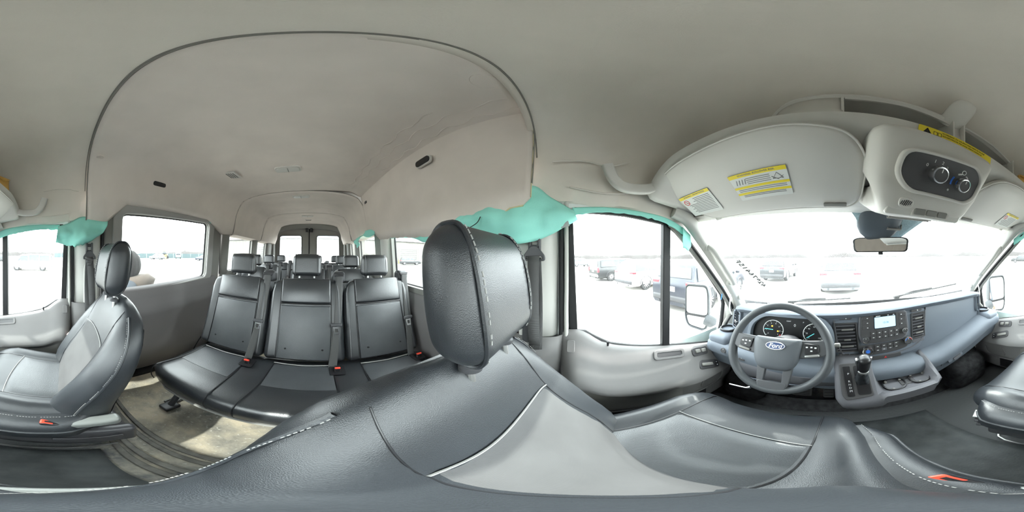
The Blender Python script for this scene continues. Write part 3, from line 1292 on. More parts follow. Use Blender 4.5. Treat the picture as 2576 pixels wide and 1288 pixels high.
def front_seat(name, label, cx, dy, s, hx=0):
    """s: +1 when the inboard side is +x (driver), -1 for the passenger"""
    T = thing(name, label, 'car seat', (cx, dy, 0))
    O = Vector((cx, dy, 0))
    YF = [(.30, .10), (.46, .075), (.55, .045), (.735, -.058), (.82, -.098), (.88, -.125), (.92, -.14)]
    YB = [(.30, -.085), (.5, -.105), (.7, -.165), (.85, -.205), (.92, -.205)]
    HW = [(.30, .20), (.36, .225), (.45, .24), (.6, .25), (.70, .252), (.77, .243), (.82, .222), (.86, .19), (.885, .155), (.90, .125), (.912, .08)]

    def dims(z):
        yf, yb = interp(z, YF), interp(z, YB)
        k = 1
        if z > .84:
            k = math.sqrt(max(.02, 1 - ((z - .84) / .076) ** 2))
        if z < .36:
            k = math.sqrt(max(.05, 1 - ((.36 - z) / .065) ** 2))
        yc = (yf + yb) / 2
        return interp(z, HW), yc, (yf - yb) / 2 * k

    def bol(x, w, z):
        B = interp(z, [(.35, .02), (.5, .05), (.7, .045), (.80, .018), (.86, 0)])
        return B * math.exp(-((abs(x) / w - .80) / .17) ** 2)

    def section(z, n=40):
        w, yc, hd = dims(z)
        ring = []
        for k in range(n):
            q = 2 * PI * k / n
            x = w * spow(math.cos(q), .55)
            y = yc + hd * spow(math.sin(q), .6)
            if math.sin(q) > 0:
                y += bol(x, w, z) * min(1, math.sin(q) * 4)
            ring.append(O + Vector((x, y, z)))
        return ring

    def F(x, z, d=0):
        w, yc, hd = dims(z)
        c = min(.999, abs(x) / w) ** (1 / .55)
        y = yc + hd * (1 - c * c) ** .3 + bol(x, w, z)
        return O + Vector((x, y + d, z))

    zs = [.302, .31, .325, .345, .37, .42, .47, .52, .57, .62, .67, .72, .76, .79, .815, .84, .86, .875, .888, .898, .906, .911, .9145]
    g = MB()
    g.loft([section(z) for z in zs])
    back = g.build('backrest', LEATH, T, smooth=60)
    # mesh insert with arched top
    hwz = [(.46, .135), (.6, .15), (.76, .14)]

    def ins(u, v, d):
        z = .452 + (.748 - .452 + .018 * (1 - u * u)) * v
        return F(u * interp(z, hwz), z, d)
    g = MB()
    rows = []
    n = 22
    for j in range(n + 1):
        row = []
        for i in range(n + 1):
            u, v = -1 + 2 * i / n, j / n
            e = min(1, min(i, n - i) / 1.5, (n - j) / 1.5)
            row.append(ins(u, v, -.002 + .008 * e))
        rows.append(row)
    g.grid(rows)
    g.build('insert_panel', LEATHM, back, smooth=60)
    P = [ins(-1 + 2 * i / 30, 1, .003) for i in range(31)]
    MB().tube(P, .0018, 6).build('piping', THREAD, back)  # pale colour paints the bright specular edge onto this piping
    for q in (-1, 1):
        MB().tube([ins(q, j / 20, .001) for j in range(21)], .002, 6).build('seam', GLOSSB, back)
        # seam from the insert corner up over the shoulder
        P = [F(q * .142 * (1 + .25 * max(0, (z - .75)) / .15 * 0), z, .001) for z in (.748, .77, .79, .81, .83, .85, .87, .882)]
        MB().tube(P, .0013, 6).build('seam', GLOSSB, back)
        # stitched edge where the side cushion meets the rear shell
        P = []
        for z in [.36 + .03 * k for k in range(18)]:
            w, yc, hd = dims(z)
            cc = math.cos(.22)
            P.append(O + Vector((q * w * (cc ** .55) * 1.006, yc + hd * (math.sin(.22) ** .6) * 1.0 + .004, z)))
        P = [p for p in P if p.z < .895]
        P2 = smoothpath(P, 4)
        MB().tube(P2, .0042, 6).build('edge_piping', LEATH, back)
        o = stitches([p + Vector((q * .003, .009, .001)) for p in P2]).build('stitching', THREAD, back, smooth=0)
        o['kind'] = 'stuff'
    # hard rear shell
    g = MB()
    rows = []
    for z in [.37 + .05 * k for k in range(10)]:
        w, yc, hd = dims(z)
        rows.append([O + Vector((x, yc - hd * (1 - min(.99, abs(x) / w) ** 3.6) ** .3 - .004, z)) for x in [w * .86 * (-1 + k / 8) for k in range(17)]])
    g.grid(rows)
    g.build('rear_cover', LEATH, back, smooth=60)
    # cushion
    YS = [-.07, -.06, -.04, 0, .05, .10, .15, .20, .25, .30, .34, .37, .395, .415, .43, .438, .441]
    TOP = [(-.07, .455), (0, .465), (.1, .468), (.2, .478), (.28, .487), (.34, .484), (.39, .468), (.42, .445), (.441, .41)]
    BOT = [(-.07, .40), (-.03, .36), (.34, .345), (.40, .36), (.441, .395)]
    CW = [(-.07, .20), (0, .228), (.15, .245), (.3, .252), (.38, .245), (.42, .225), (.441, .19)]

    def cdim(y):
        t, b = interp(y, TOP), interp(y, BOT)
        return interp(y, CW), (t + b) / 2, (t - b) / 2

    def cb(x, w, y):
        B = interp(y, [(-.07, .01), (.05, .03), (.3, .034), (.42, .012)])
        return B * math.exp(-((abs(x) / w - .82) / .16) ** 2)

    def csec(y, n=40):
        w, zc, hz = cdim(y)
        r = []
        for k in range(n):
            q = 2 * PI * k / n
            x = w * spow(math.cos(q), .5)
            z = zc + hz * spow(math.sin(q), .55)
            if math.sin(q) > 0:
                z += cb(x, w, y) * min(1, math.sin(q) * 4)
            r.append(O + Vector((x, y, z)))
        return r

    def TC(x, y, d=0):
        w, zc, hz = cdim(y)
        c = min(.999, abs(x) / w) ** 2
        return O + Vector((x, y, zc + hz * (1 - c * c) ** .275 + cb(x, w, y) + d))
    g = MB()
    g.loft([csec(y) for y in YS])
    cu = g.build('seat_cushion', LEATH, T, smooth=60)
    g = MB()
    rows = []
    for j in range(19):
        row = []
        for i in range(19):
            u, v = -1 + 2 * i / 18, j / 18
            y = -.03 + (.262 - .03 * 0 + .018 * (1 - u * u) + .02) * v
            e = min(1, min(i, 18 - i) / 1.5, (18 - j) / 1.5)
            row.append(TC(u * (.135 + .02 * v), y, -.002 + .008 * e))
        rows.append(row)
    g.grid(rows)
    g.build('cushion_insert', LEATHS, cu, smooth=60)
    P = [Vector(rows[-1][i]) + Vector((0, .001, .004)) for i in range(19)]
    MB().tube(P, .0015, 6).build('piping', THREAD, cu)
    for q in (-1, 1):
        P = [TC(q * (.135 + .02 * (y + .03) / .3), y, .001) for y in [-.03 + .02 * k for k in range(23)] if y < .425]
        MB().tube(P, .0022, 6).build('seam', GLOSSB, cu)
    # flared inboard side panel with stitched upper edge
    g = MB()
    rings = []
    for y in [-.02 + .02 * k for k in range(20)]:
        e = min(1, (y + .03) / .08, (.372 - y) / .05)
        e = max(.12, e) ** .5
        w = interp(y, CW)
        rings.append([O + Vector((s * x, y, z)) for x, z in ((w - .03, .455), (w + .012 * e, .462), (w + .045 * e, .440), (w + .060 * e, .40), (w + .058 * e, .345), (w + .03 * e, .32), (w - .03, .32))])
    g.loft(rings)
    sv = g.build('side_valance', LEATH, cu, smooth=50)
    P = [r[1] + Vector((0, 0, .002)) for r in rings]
    o = stitches(P, .0075, .0045, .0008).build('stitching', THREAD, sv, smooth=0)
    o['kind'] = 'stuff'
    MB().tube([r[3] for r in rings], .004, 6).build('edge_piping', LEATHS, sv)
    # plastic side shield, recliner cover and belt buckle
    g = MB()
    g.rbox(O + Vector((s * .255, .10, .27)), (.045, .46, .13), .02, n=3, fn=lambda p: (p.x, p.y, p.z + .03 * math.cos(p.y * 6) - .04 * max(0, p.y - .1)))
    sh = g.build('side_shield', SEATPL, T)
    g = MB()
    g.rbox(O + Vector((s * .255, .01, .425)), (.046, .19, .045), .016, n=3, fn=lambda p: (p.x, p.y, p.z + .25 * p.y * -.35))
    g.build('recliner_cover', SEATPALE, sh)
    MB().rbox(O + Vector((s * .281, .0, .30)), (.008, .17, .02), .004).build('recliner_lever', SEATPL, sh)
    g = MB()
    g.rbox(O + Vector((s * .268, .085, .424)), (.026, .075, .05), .009, Matrix.Rotation(.35, 3, 'X'))
    bk = g.build('belt_buckle', GLOSSB, T)
    g = MB()
    g.rbox(O + Vector((s * .268, .098, .450)), (.020, .034, .010), .004, Matrix.Rotation(.35, 3, 'X'))
    g.build('release_button', RED, bk)
    # headrest
    hc = O + Vector((hx, -.142, 1.027))
    W_, D_, H_ = .235, .092, .20

    def hf(p):
        z = p.z / (H_ / 2)
        k = 1 - .10 * max(0, -z) ** 2 - .10 * max(0, z) ** 3
        return (p.x * k, p.y * (1 - .25 * max(0, z) ** 2 - .12 * max(0, -z) ** 2) - .02 * (p.x / .12) ** 2 * -.2 - .015 * z, p.z)
    g = MB()
    g.rbox(hc, (W_, D_, H_), .043, n=5, fn=hf)
    hr = g.build('headrest', LEATH, T, smooth=70)
    for q in (-1, 1):
        P = []
        for k in range(48):
            a = 2 * PI * k / 48
            yy, zz = (D_ / 2 + .0005) * spow(math.sin(a), .62), (H_ / 2 + .0005) * spow(math.cos(a), .62)
            p = Vector(hf(Vector((q * (W_ / 2 - .030), yy, zz))))
            P.append(hc + p)
        MB().tube(P, .0035, 6, closed=True).build('seam', LEATH, hr)
        o = stitches([p + Vector((-q * .0062, 0, 0)) + Vector((0, (p - hc).y, (p - hc).z)).normalized() * .0032 for p in P], .0095, .0064, .0011).build('stitching', THREAD, hr, smooth=0)
        o['kind'] = 'stuff'
        MB().tube([hc + Vector((q * .055, .012, -.16)), hc + Vector((q * .055, .004, -.07))], .006, 10).build('post', STEEL, hr)
        MB().lathe([(.017, 0), (.017, .008), (.011, .014), (1e-4, .014)], hc + Vector((q * .055, .009, -.128))).build('post_collar', BELTPL, hr)
    # pedestal, rails and handles
    g = MB()
    g.rbox(O + Vector((0, .10, .13)), (.42, .46, .26), .03, n=3, fn=lambda p: (p.x * (1 - .12 * (p.z < 0)), p.y, p.z))
    pd = g.build('pedestal', SEATPL, T)
    g = MB()
    g.tube(smoothpath([O + Vector((-.20, -.10, .012)), O + Vector((-.215, .1, .012)), O + Vector((-.2, .335, .012)), O + Vector((0, .35, .012)), O + Vector((.2, .335, .012)), O + Vector((.215, .1, .012)), O + Vector((.20, -.10, .012))], 5), .006, 6)
    g.build('floor_trim', STEEL, pd)
    g = MB()
    g.tube(smoothpath([O + Vector((s * .10, .39, .30)), O + Vector((s * .20, .405, .30)), O + Vector((s * .215, .37, .30)), O + Vector((s * .215, .2, .29))], 5), .008, 8)
    g.build('slide_bar', SEATPL, pd)
    for k in range(3):
        g = MB()
        g.rbox(O + Vector((s * (.235 + .006 * k), .345 - .012 * k, .335 - .022 * k)), (.05, .10, .012), .005, Matrix.Rotation(s * -.5, 3, 'Z'))
        g.build('adjuster_lever', BELTPL if k else STEEL, pd)
    return T


front_seat('driver_seat', 'black leather driver seat with grey mesh insert behind the steering wheel', -.415, 0, 1, hx=-.045)
front_seat('passenger_seat', 'black leather front passenger seat beside the door with pink tissue', .42, -.06, -1)

# ------------------------------------------------------------------ passenger benches
PROTO = {}


def part(key, fn, parent, loc, up=None):
    """one mesh per kind of piece, linked again for every place it is used; loc is in the parent's coordinates"""
    if key not in PROTO:
        o = fn()
        PROTO[key] = o
        use = o
    else:
        use = PROTO[key].copy()
        COL.objects.link(use)
    use.parent = parent
    use.matrix_parent_inverse = Matrix.Identity(4)
    use.location = loc
    return use


def recl(z):
    return -.84 - .36 * (z - .42)


RB = math.atan(.36)
RX = Matrix.Rotation(RB, 3, 'X')


def m_shell():
    g = MB()

    def fn(p):
        z = p.z / .26
        w = 1 - .16 * max(0, z - .55) ** 2 * 2
        side = abs(p.x) / .225
        puff = .016 * math.exp(-((side - .86) / .12) ** 2) if p.y > 0 else 0
        return (p.x * w, p.y + puff, p.z - (.035 * max(0, side - .75) / .25 if z > .7 else 0))
    g.rbox((0, -.075, .67), (.452, .10, .53), .035, RX, n=4, fn=fn)
    g.v = [(x, y - .90, z) for x, y, z in g.v]
    return g.build('backrest', LEATH2, None, smooth=60)


def on_back(z, d=0):
    """point on the front of a backrest at height z"""
    c = Vector((0, -.975, .67))
    t = (z - .67) / math.cos(RB)
    return c + RX @ Vector((0, .05 + d, t))


def m_upper():
    g = MB()

    def fn(p):
        e = 1 - (p.z / .08) ** 2
        return (p.x, p.y + (.010 * e * (1 - (p.x / .16) ** 4) if p.y > 0 else 0), p.z)
    g.rbox(on_back(.845, .0), (.30, .024, .155), .010, RX, n=3, fn=fn)
    return g.build('upper_panel', LEATH2, None, smooth=60)


def m_lower():
    g = MB()
    g.rbox(on_back(.595, .0), (.295, .018, .345), .008, RX, n=3)
    return g.build('lower_panel', LEATHS, None, smooth=60)


def m_seams():
    g = MB()
    g.tube([on_back(.768, .006) + Vector((x, 0, 0)) for x in (-.148, 0, .148)], .004, 6)
    return g.build('seam', GLOSSB, None)


def m_vseam(q):
    def f():
        g = MB()
        g.tube([on_back(z, .004) + Vector((q * .152, 0, 0)) for z in (.44, .6, .75, .86, .915)], .003, 6)
        return g.build('seam', GLOSSB, None)
    return f


def m_snap():
    g = MB()
    g.lathe([(.006, 0), (.005, .003), (1e-4, .004)], on_back(.50, .010), Matrix.Rotation(-PI / 2, 3, 'X'), 10)
    return g.build('snap_button', GLOSSB, None)


def m_head():
    g = MB()

    def fn(p):
        z = p.z / .07
        return (p.x * (1 - .07 * max(0, z) ** 2 + .04 * max(0, -z)), p.y * (1 - .18 * z), p.z + .004 * (1 - (p.x / .09) ** 2))
    g.rbox((0, -1.06, 1.018), (.185, .082, .142), .030, n=4, fn=fn)
    return g.build('headrest', LEATH2, None, smooth=70)


def m_hseam(q):
    def f():
        g = MB()
        P = []
        for k in range(32):
            a = 2 * PI * k / 32
            z = spow(math.cos(a), .6)
            P.append((q * .072, -1.06 + .0415 * spow(math.sin(a), .6) * (1 - .18 * z), 1.018 + .0725 * z))
        g.tube(P, .0018, 5, closed=True)
        return g.build('seam', LEATHS, None)
    return f


def m_post():
    g = MB()
    g.tube([(0, -1.045, .90), (0, -1.052, .96)], .006, 8)
    return g.build('post', STEEL, None)


def m_collar():
    g = MB()
    g.lathe([(.016, 0), (.016, .010), (.010, .014), (1e-4, .014)], (0, -1.047, .922), None, 12)
    return g.build('post_collar', BELTPL, None)


BX = -.205


def m_guide():
    g = MB()
    g.rbox((BX, -1.055, .945), (.078, .085, .075), .022, n=3, fn=lambda p: (p.x, p.y, p.z - .25 * abs(p.y) * (p.y < 0)))
    return g.build('belt_guide', BELTPL, None)


def m_gslot():
    g = MB()
    g.rbox((BX + .003, -1.008, .958), (.060, .016, .014), .005)
    g.rbox((BX + .003, -1.008, .966), (.066, .012, .012), .004)
    return g.build('guide_slot', GLOSSB, None)


def m_belt():
    g = MB()
    pth = [(-1.012, .962, .0), (-.996, .950, .0)] + [(on_back(z, .022).y, z, .05 * ((.94 - z) / .5) ** 1.4) for z in (.92, .86, .78, .70, .60, .52, .46, .435)] + [(-.80, .405, .052), (-.79, .36, .052)]
    rows = []
    for y, z, dx in pth:
        rows.append([(BX + .002 + dx + u * .022, y, z) for u in (-1, -.5, 0, .5, 1)])
    g.grid(rows)
    return g.build('belt_webbing', BELT, None, smooth=60, solid=.0016)


def m_stop():
    g = MB()
    p = on_back(.665, .028)
    g.rbox((BX + .028, p.y, .672), (.066, .014, .022), .006, RX, n=3)
    return g.build('tongue_grip', BELTPL, None)


def m_tongue():
    g = MB()
    p = on_back(.645, .028)
    M = frame((BX + .028, p.y, .640), (1, 0, 0), (0, -.36, 1))
    g.M = M
    g.ring(rounded([(-.019, .024), (-.014, -.024), (.014, -.024), (.019, .024)], .005), rrect(.016, .022, .003), lambda a, b, q: (a, b, q), -.0015, .0015, cx=(0, 0))
    return g.build('tongue', CHROME, None)


def m_buckle():
    g = MB()
    g.rbox((BX + .035, -.775, .425), (.030, .034, .05), .007, Matrix.Rotation(.25, 3, 'X'))
    return g.build('belt_buckle', GLOSSB, None)


def m_button():
    g = MB()
    g.rbox((BX + .035, -.765, .449), (.028, .024, .012), .004, Matrix.Rotation(.6, 3, 'X'))
    return g.build('release_button', RED, None)


def m_well():
    g = MB()
    g.prism(rrect(.075, .085, .015), lambda a, b, q: (BX + .035 + a, -.775 + b, .421 + q), 0, .003)
    return g.build('buckle_well', GLOSSB, None)


def module(T, x, belt=True):
    V = lambda: (x, 0, 0)
    Z = (0, 0, 0)
    b = part('sh', m_shell, T, V())
    part('up', m_upper, b, Z)
    part('lo', m_lower, b, Z)
    part('hs', m_seams, b, Z)
    for q in (-1, 1):
        part(('vs', q), m_vseam(q), b, Z)
        part('snap', m_snap, b, (q * .10 - 0, 0, 0))
    h = part('hd', m_head, T, V())
    for q in (-1, 1):
        part(('hsm', q), m_hseam(q), h, Z)
        part('post', m_post, h, (q * .048, 0, 0))
        part('col', m_collar, h, (q * .048, 0, 0))
    if belt:
        gd = part('gd', m_guide, T, V())
        part('gs', m_gslot, gd, Z)
        bt = part('bt', m_belt, T, V())
        part('st', m_stop, bt, Z)
        part('tg', m_tongue, bt, Z)
        bk = part('bk', m_buckle, T, V())
        part('bb', m_button, bk, Z)
        part('bw', m_well, bk, Z)


def bench(name, label, y, xs, ends, gaps, group='passenger bench rows'):
    T = thing(name, label, 'car seat', (0, y, 0), group)
    x0, x1 = ends
    # continuous cushion
    g = MB()
    rings = []
    N_ = 26
    for i in range(N_ + 1):
        x = x0 + (x1 - x0) * i / N_
        d = min(x - x0, x1 - x)
        e = max(.05, min(1, d / .05)) ** .5
        fr = -.425 - .05 * max(0, 1 - (x - x0) / .16) ** 2 - .05 * max(0, 1 - (x1 - x) / .16) ** 2
        ring = []
        for py, pz in ((-.90, .30), (-.90, .40), (-.84, .42), (-.74, .414), (-.64, .414), (-.56, .420), (fr - .05, .424), (fr - .02, .415), (fr - .004, .395), (fr, .365), (fr - .004, .325), (fr - .02, .302), (-.6, .295)):
            zc = .36
            ring.append((x, py, zc + (pz - zc) * e + (0 if pz > zc else 0)))
        rings.append(ring)
    g.loft(rings)
    cu = g.build('seat_cushion', LEATH2, None, smooth=50)
    cu.parent = T
    for k, c in enumerate(xs):
        g = MB()
        rows = []
        for j in range(11):
            rows.append([(c + .148 * (-1 + 2 * i / 10), -.83 + .22 * j / 10, .4175 + .006 * math.sin(PI * i / 10) ** .5 * math.sin(PI * j / 10) ** .5) for i in range(11)])
        g.grid(rows)
        o = g.build('cushion_insert', LEATHS, None, smooth=60)
        o.parent = cu
        g = MB()
        g.tube([(c - .15, -.825, .424), (c, -.815, .426), (c + .15, -.825, .424)], .003, 6)
        o = g.build('piping', THREAD, None)
        o.parent = cu
        for q in (-1, 1):
            P = [(c + q * (.150 + .02 * t), yy, zz) for t, yy, zz in ((0, -.84, .421), (.1, -.75, .417), (.3, -.62, .418), (.5, -.54, .424), (.8, -.47, .427), (.9, -.445, .418), (1, -.427, .395), (1, -.424, .35), (1, -.44, .305))]
            o = MB().tube(smoothpath(P, 3), .0032, 6).build('seam', GLOSSB, None)
            o.parent = cu
    # pressed rim under the cushion and legs
    g = MB()
    g.tube([(x0 + .05, -.48, .297), (x0 + .16, -.438, .297), (x1 - .16, -.438, .297), (x1 - .05, -.48, .297)], .008, 6)
    o = g.build('base_rim', FRAMEG, None)
    o.parent = T
    for lx in gaps:
        for q in (-1, 1):
            g = MB()
            g.tube([(lx, -.66 + q * .02, .30), (lx, -.66 + q * .17, .025)], .022, 6, flat=.5)
            g.rbox((lx, -.66 + q * .17, .02), (.07, .09, .03), .008)
            o = g.build('leg', SEATPL if lx > .2 else STEEL, None)
            o.parent = T
    for c in xs:
        module(T, c)
    return T


bench('bench_seat', 'nearest black leather bench with three seats behind the front seats', 0, (.30, -.15, -.60), (-.835, .525), (.40, -.12, -.70))
bench('bench_seat', 'double black leather seat in the third row, driver side', -.82, (-.145, -.60), (-.835, .085), (-.05, -.70))
bench('bench_seat', 'double black leather seat in the fourth row, driver side', -1.62, (-.145, -.60), (-.835, .085), (-.05, -.70))
bench('bench_seat', 'black leather rear bench against the back doors, four seats wide', -2.36, (.58, .195, -.195, -.58), (-.80, .80), (.62, 0, -.62))
bench('single_seat', 'single black leather seat by the window in the third row, passenger side', -.93, (.60,), (.385, .815), (.58,))
bench('single_seat', 'single black leather seat by the window in the fourth row, passenger side', -1.55, (.595,), (.38, .815), (.57,))

# ------------------------------------------------------------------ dashboard
DB = thing('dashboard', 'blue-grey moulded dashboard under the windshield', 'dashboard', (0, .8, .6))


def ledge(x):
    return interp(x, [(-.84, .60), (-.72, .60), (-.55, .585), (-.25, .53), (.22, .50), (.30, .508), (.71, .612), (.84, .62)])


def dprof(x):
    L = ledge(x)
    ex = max(0, (abs(x) - .66) / .16)
    yb = 1.055 - .13 * (x / .8) ** 2
    lip = .735 + .01 * math.sin(x * 5) + .05 * ex * ex
    zt = .812 - .03 * max(0, (abs(x) - .3)) - .05 * ex * ex
    P = [(yb, .732), (yb - .06, .752), (.86, zt - .012), (lip + .03, zt - .002), (lip + .008, zt - .001), (lip, zt - .008), (lip + .006, zt - .02), (lip + .022, zt - .026),
            (.755, zt - .05), (.754, (zt + L) / 2), (.752, L + .03), (.750, L + .008), (.72, L + .002), (.675, L - .004), (.652, L - .018), (.644, L - .045), (.650, L - .078), (.672, L - .09), (.69, L - .17), (.78, L - .20), (.98, .31)]
    if abs(x) > .712:
        P = [(a, min(b, L - .015)) if k < 13 else (a, b) for k, (a, b) in enumerate(P)]
    return P


g = MB()
g.grid([[(x, y, z) for y, z in dprof(x)] for x in sorted([-.835 + 1.67 * k / 66 for k in range(67)] + [-.7125, -.7115, .7115, .7125])])
dash = g.build('dash_shell', DASH, DB, smooth=45, solid=.008, off=1)
for x in (-.835, .835):
    g = MB()
    P = dprof(x)
    g.prism([(y, z) for y, z in P], lambda u, v, w: (w, u, v), x - .004, x + .004)
    g.build('end_cap', DASH, DB)
# shadow gaps: glovebox outline and ledge joint
def on_face(x, t):
    P = dprof(x)
    a, b = P[8], P[10]
    return Vector((x, a[0] + (b[0] - a[0]) * t - .003, a[1] + (b[1] - a[1]) * t))


g = MB()
g.tube(smoothpath([on_face(.262, -.2), on_face(.268, .4), on_face(.285, 1.02)], 5), .0035, 6)
g.build('panel_gap', GLOSSB, DB)
g = MB()
g.tube([on_face(.285 + .43 * k / 12, 1.03) for k in range(13)], .003, 6)
g.build('panel_gap', GLOSSB, DB)
g = MB()
g.tube([on_face(.30 + .40 * k / 12, .60) + Vector((0, -.001, 0)) for k in range(13)], .0022, 6)
g.build('panel_gap', PANEL, DB)
g = MB()
g.tube([(.30, .667, ledge(.30) - .012), (.303, .652, ledge(.3) - .04), (.307, .66, ledge(.3) - .09), (.31, .69, ledge(.3) - .16)], .003, 6)
g.build('panel_gap', GLOSSB, DB)
# lower glove compartment door with its catch
g = MB()
rows = []
for t in range(6):
    rows.append([(x, y - .006, z) for x, y, z in [(x_, dprof(x_)[16][0] + (dprof(x_)[19][0] - .03 - dprof(x_)[16][0]) * t / 5, dprof(x_)[16][1] + (dprof(x_)[19][1] - dprof(x_)[16][1]) * t / 5) for x_ in [.325 + .36 * k / 10 for k in range(11)]]])
g.grid(rows)
gl = g.build('glovebox_door', DASHL, DB, smooth=50, solid=.006)
M = frame((.40, .662, .425), (1, 0, .25), (0, .35, 1))
for w, h, d, mm in ((.11, .030, .004, DASH), (.06, .018, .009, DASHL)):
    g = MB()
    g.M = M
    g.prism(rrect(w, h, .006), lambda a, b, q: (a + (.01 if w < .1 else 0), b - (.008 if w < .1 else 0), q), 0, d)
    g.build('glovebox_catch', mm, gl, bevel=.001)
# top-pad storage bins and demister slots
for x0, x1, y0, y1 in ((-.02, .20, .80, .875), (.28, .66, .86, .93), (-.60, -.10, .93, .985)):
    zz = lambda y: interp(y, [(.745, .808), (.86, .797), (.995, .752), (1.055, .732)]) if x1 < .3 else interp(y, [(.745, .80), (.86, .786), (.96, .752), (1.0, .735)])
    g = MB()
    zm = (zz(y0) + zz(y1)) / 2
    ry = math.atan2(zz(y1) - zz(y0), y1 - y0)
    M = frame(((x0 + x1) / 2, (y0 + y1) / 2, zm + .003), (1, 0, 0), (0, math.cos(ry), math.sin(ry)))
    g.M = M
    g.ring(rounded([(-(x1 - x0) / 2 - .012, -(y1 - y0) / 2 - .010), ((x1 - x0) / 2 + .012, -(y1 - y0) / 2 - .010), ((x1 - x0) / 2 + .03, (y1 - y0) / 2 + .010), (-(x1 - x0) / 2 - .01, (y1 - y0) / 2 + .01)], .02),
           rounded([(-(x1 - x0) / 2, -(y1 - y0) / 2), ((x1 - x0) / 2, -(y1 - y0) / 2), ((x1 - x0) / 2 + .02, (y1 - y0) / 2), (-(x1 - x0) / 2, (y1 - y0) / 2)], .015), lambda a, b, q: (a, b, q), -.004, .008)
    bn = g.build('top_bin_rim', DASH, DB, bevel=.002)
    g = MB()
    g.M = M
    g.prism(rounded([(-(x1 - x0) / 2, -(y1 - y0) / 2), ((x1 - x0) / 2, -(y1 - y0) / 2), ((x1 - x0) / 2 + .02, (y1 - y0) / 2), (-(x1 - x0) / 2, (y1 - y0) / 2)], .015), lambda a, b, q: (a, b, q), -.003, .001)
    g.build('top_bin', GLOSSB, bn)

def absorb(T, main, name):
    """a built-in unit becomes one part of the dashboard: its main mesh is the part, every other piece a sub-part"""
    lab = T.get('label')
    kids = [c for c in T.children]
    allk = []

    def walk(o):
        for c in o.children:
            allk.append(c)
            walk(c)
    walk(T)
    m = [c for c in kids if c.name.split('.')[0] == main][0]
    put(m, DB)
    m.name = name
    m['label'] = lab
    for c in allk:
        if c is not m:
            put(c, m)
    bpy.data.objects.remove(T)
    return m


# ---- centre stack, on its own slightly leaning plane
SM = frame((.02, .742, .68), (1, 0, 0), (0, .10, 1))


def plate(outline, w0, w1, m, name, parent, bevel=.002, M=SM):
    g = MB()
    g.M = M
    g.prism(outline, lambda a, b, q: (a, b, q), w0, w1)
    return g.build(name, m, parent, bevel=bevel)


def at2(pts, dx, dy):
    return [(a + dx, b + dy) for a, b in pts]


st = plate(rounded([(-.245, .085), (.245, .085), (.235, -.07), (.18, -.145), (-.16, -.165), (-.215, -.09)], .03), -.015, .004, DASH, 'centre_stack', DB, .004)
g = MB()
g.M = SM
g.tube([(a, b, .004) for a, b in smoothpath([Vector((-.235, .09, 0)), Vector((-.215, -.05, 0)), Vector((-.18, -.115, 0)), Vector((-.10, -.135, 0)), Vector((.02, -.135, 0)), Vector((.15, -.115, 0)), Vector((.215, -.06, 0)), Vector((.24, .09, 0))], 6) for a, b in [(a, b)] ] if False else
       [Vector((p.x, p.y, .004)) for p in smoothpath([Vector((-.235, .09, 0)), Vector((-.215, -.05, 0)), Vector((-.18, -.115, 0)), Vector((-.10, -.135, 0)), Vector((.02, -.135, 0)), Vector((.15, -.115, 0)), Vector((.215, -.06, 0)), Vector((.24, .09, 0))], 6)], .004, 6)
g.build('stack_rim', DASHL, DB)

# radio
rad = thing('car_radio', 'dark car radio with small lit blue screen in the dashboard centre', 'radio', (.02, .735, .72))
plate(rounded([(-.118, .118), (.122, .118), (.130, .0), (.105, -.052), (-.105, -.052), (-.126, .0)], .028), .004, .016, DASHL, 'bezel', rad, .005)
plate(rounded([(-.108, .108), (.112, .108), (.120, .0), (.097, -.044), (-.097, -.044), (-.116, .0)], .024), .016, .020, PANEL, 'faceplate', rad, .002)
scr = plate(at2(rrect(.104, .058, .003), .004, .066), .0195, .0215, SCREEN, 'screen', rad, 0)
plate(at2(rrect(.112, .074, .004), .004, .070), .019, .0205, GLOSSB, 'screen_surround', rad, 0)
g = MB()
text_mb(g, '12:36', .014, SM @ Matrix.Translation((.006, .064, .0222)), .0003)
g.build('clock_digits', SCRTXT, scr)
g = MB()
for a in (-.03, .02, .048):
    g.M = SM
    g.prism(at2(rrect(.022 if a < 0 else .008, .004, .001), a, .1005), lambda u, v, w: (u, v, w), .0206, .0212)
g.build('status_print', WHITEP, scr)['kind'] = 'stuff'
for a in (-.088, .094):
    for b in (.095, .070, .045):
        bt = plate(at2(rrect(.036, .018, .003), a, b), .0195, .0225, PANEL, 'radio_button', rad, .001)
        plate(at2(rrect(.006, .004, .001), a + (.006 if a < 0 else -.006), b), .0225, .0229, WHITEP, 'button_print', bt, 0)
for k in range(5):
    for b in (.012, -.012):
        bt = plate(at2(rrect(.026, .018, .003), -.056 + k * .029, b), .0195, .0225, PANEL, 'radio_button', rad, .001)
        plate(at2(rrect(.008, .004, .001), -.056 + k * .029, b), .0225, .0229, WHITEP, 'button_print', bt, 0)


def knob(c, r, h, parent, M=SM, face=PANEL, ring=CHROME, name='knob'):
    g = MB()
    g.M = M
    g.lathe([(r, 0), (r, h * .8), (r * .94, h), (r * .80, h * 1.02), (r * .78, h * .9)], c, None, 28)
    k = g.build(name, ring, parent, smooth=50)
    g = MB()
    g.M = M
    g.lathe([(r * .80, h * .7), (r * .80, h * .97), (1e-4, h)], c, None, 28)
    g.build('knob_face', face, k, smooth=50)
    g = MB()
    g.M = M
    g.box((c[0], c[1] + r * .5, c[2] + h * .99), (.0018, r * .45, .001))
    g.build('pointer', WHITEP, k)
    return k


knob((-.094, -.018, .019), .0165, .014, rad, name='volume_knob')
knob((.100, .004, .019), .0160, .014, rad, name='tuning_knob')

absorb(rad, 'bezel', 'radio')

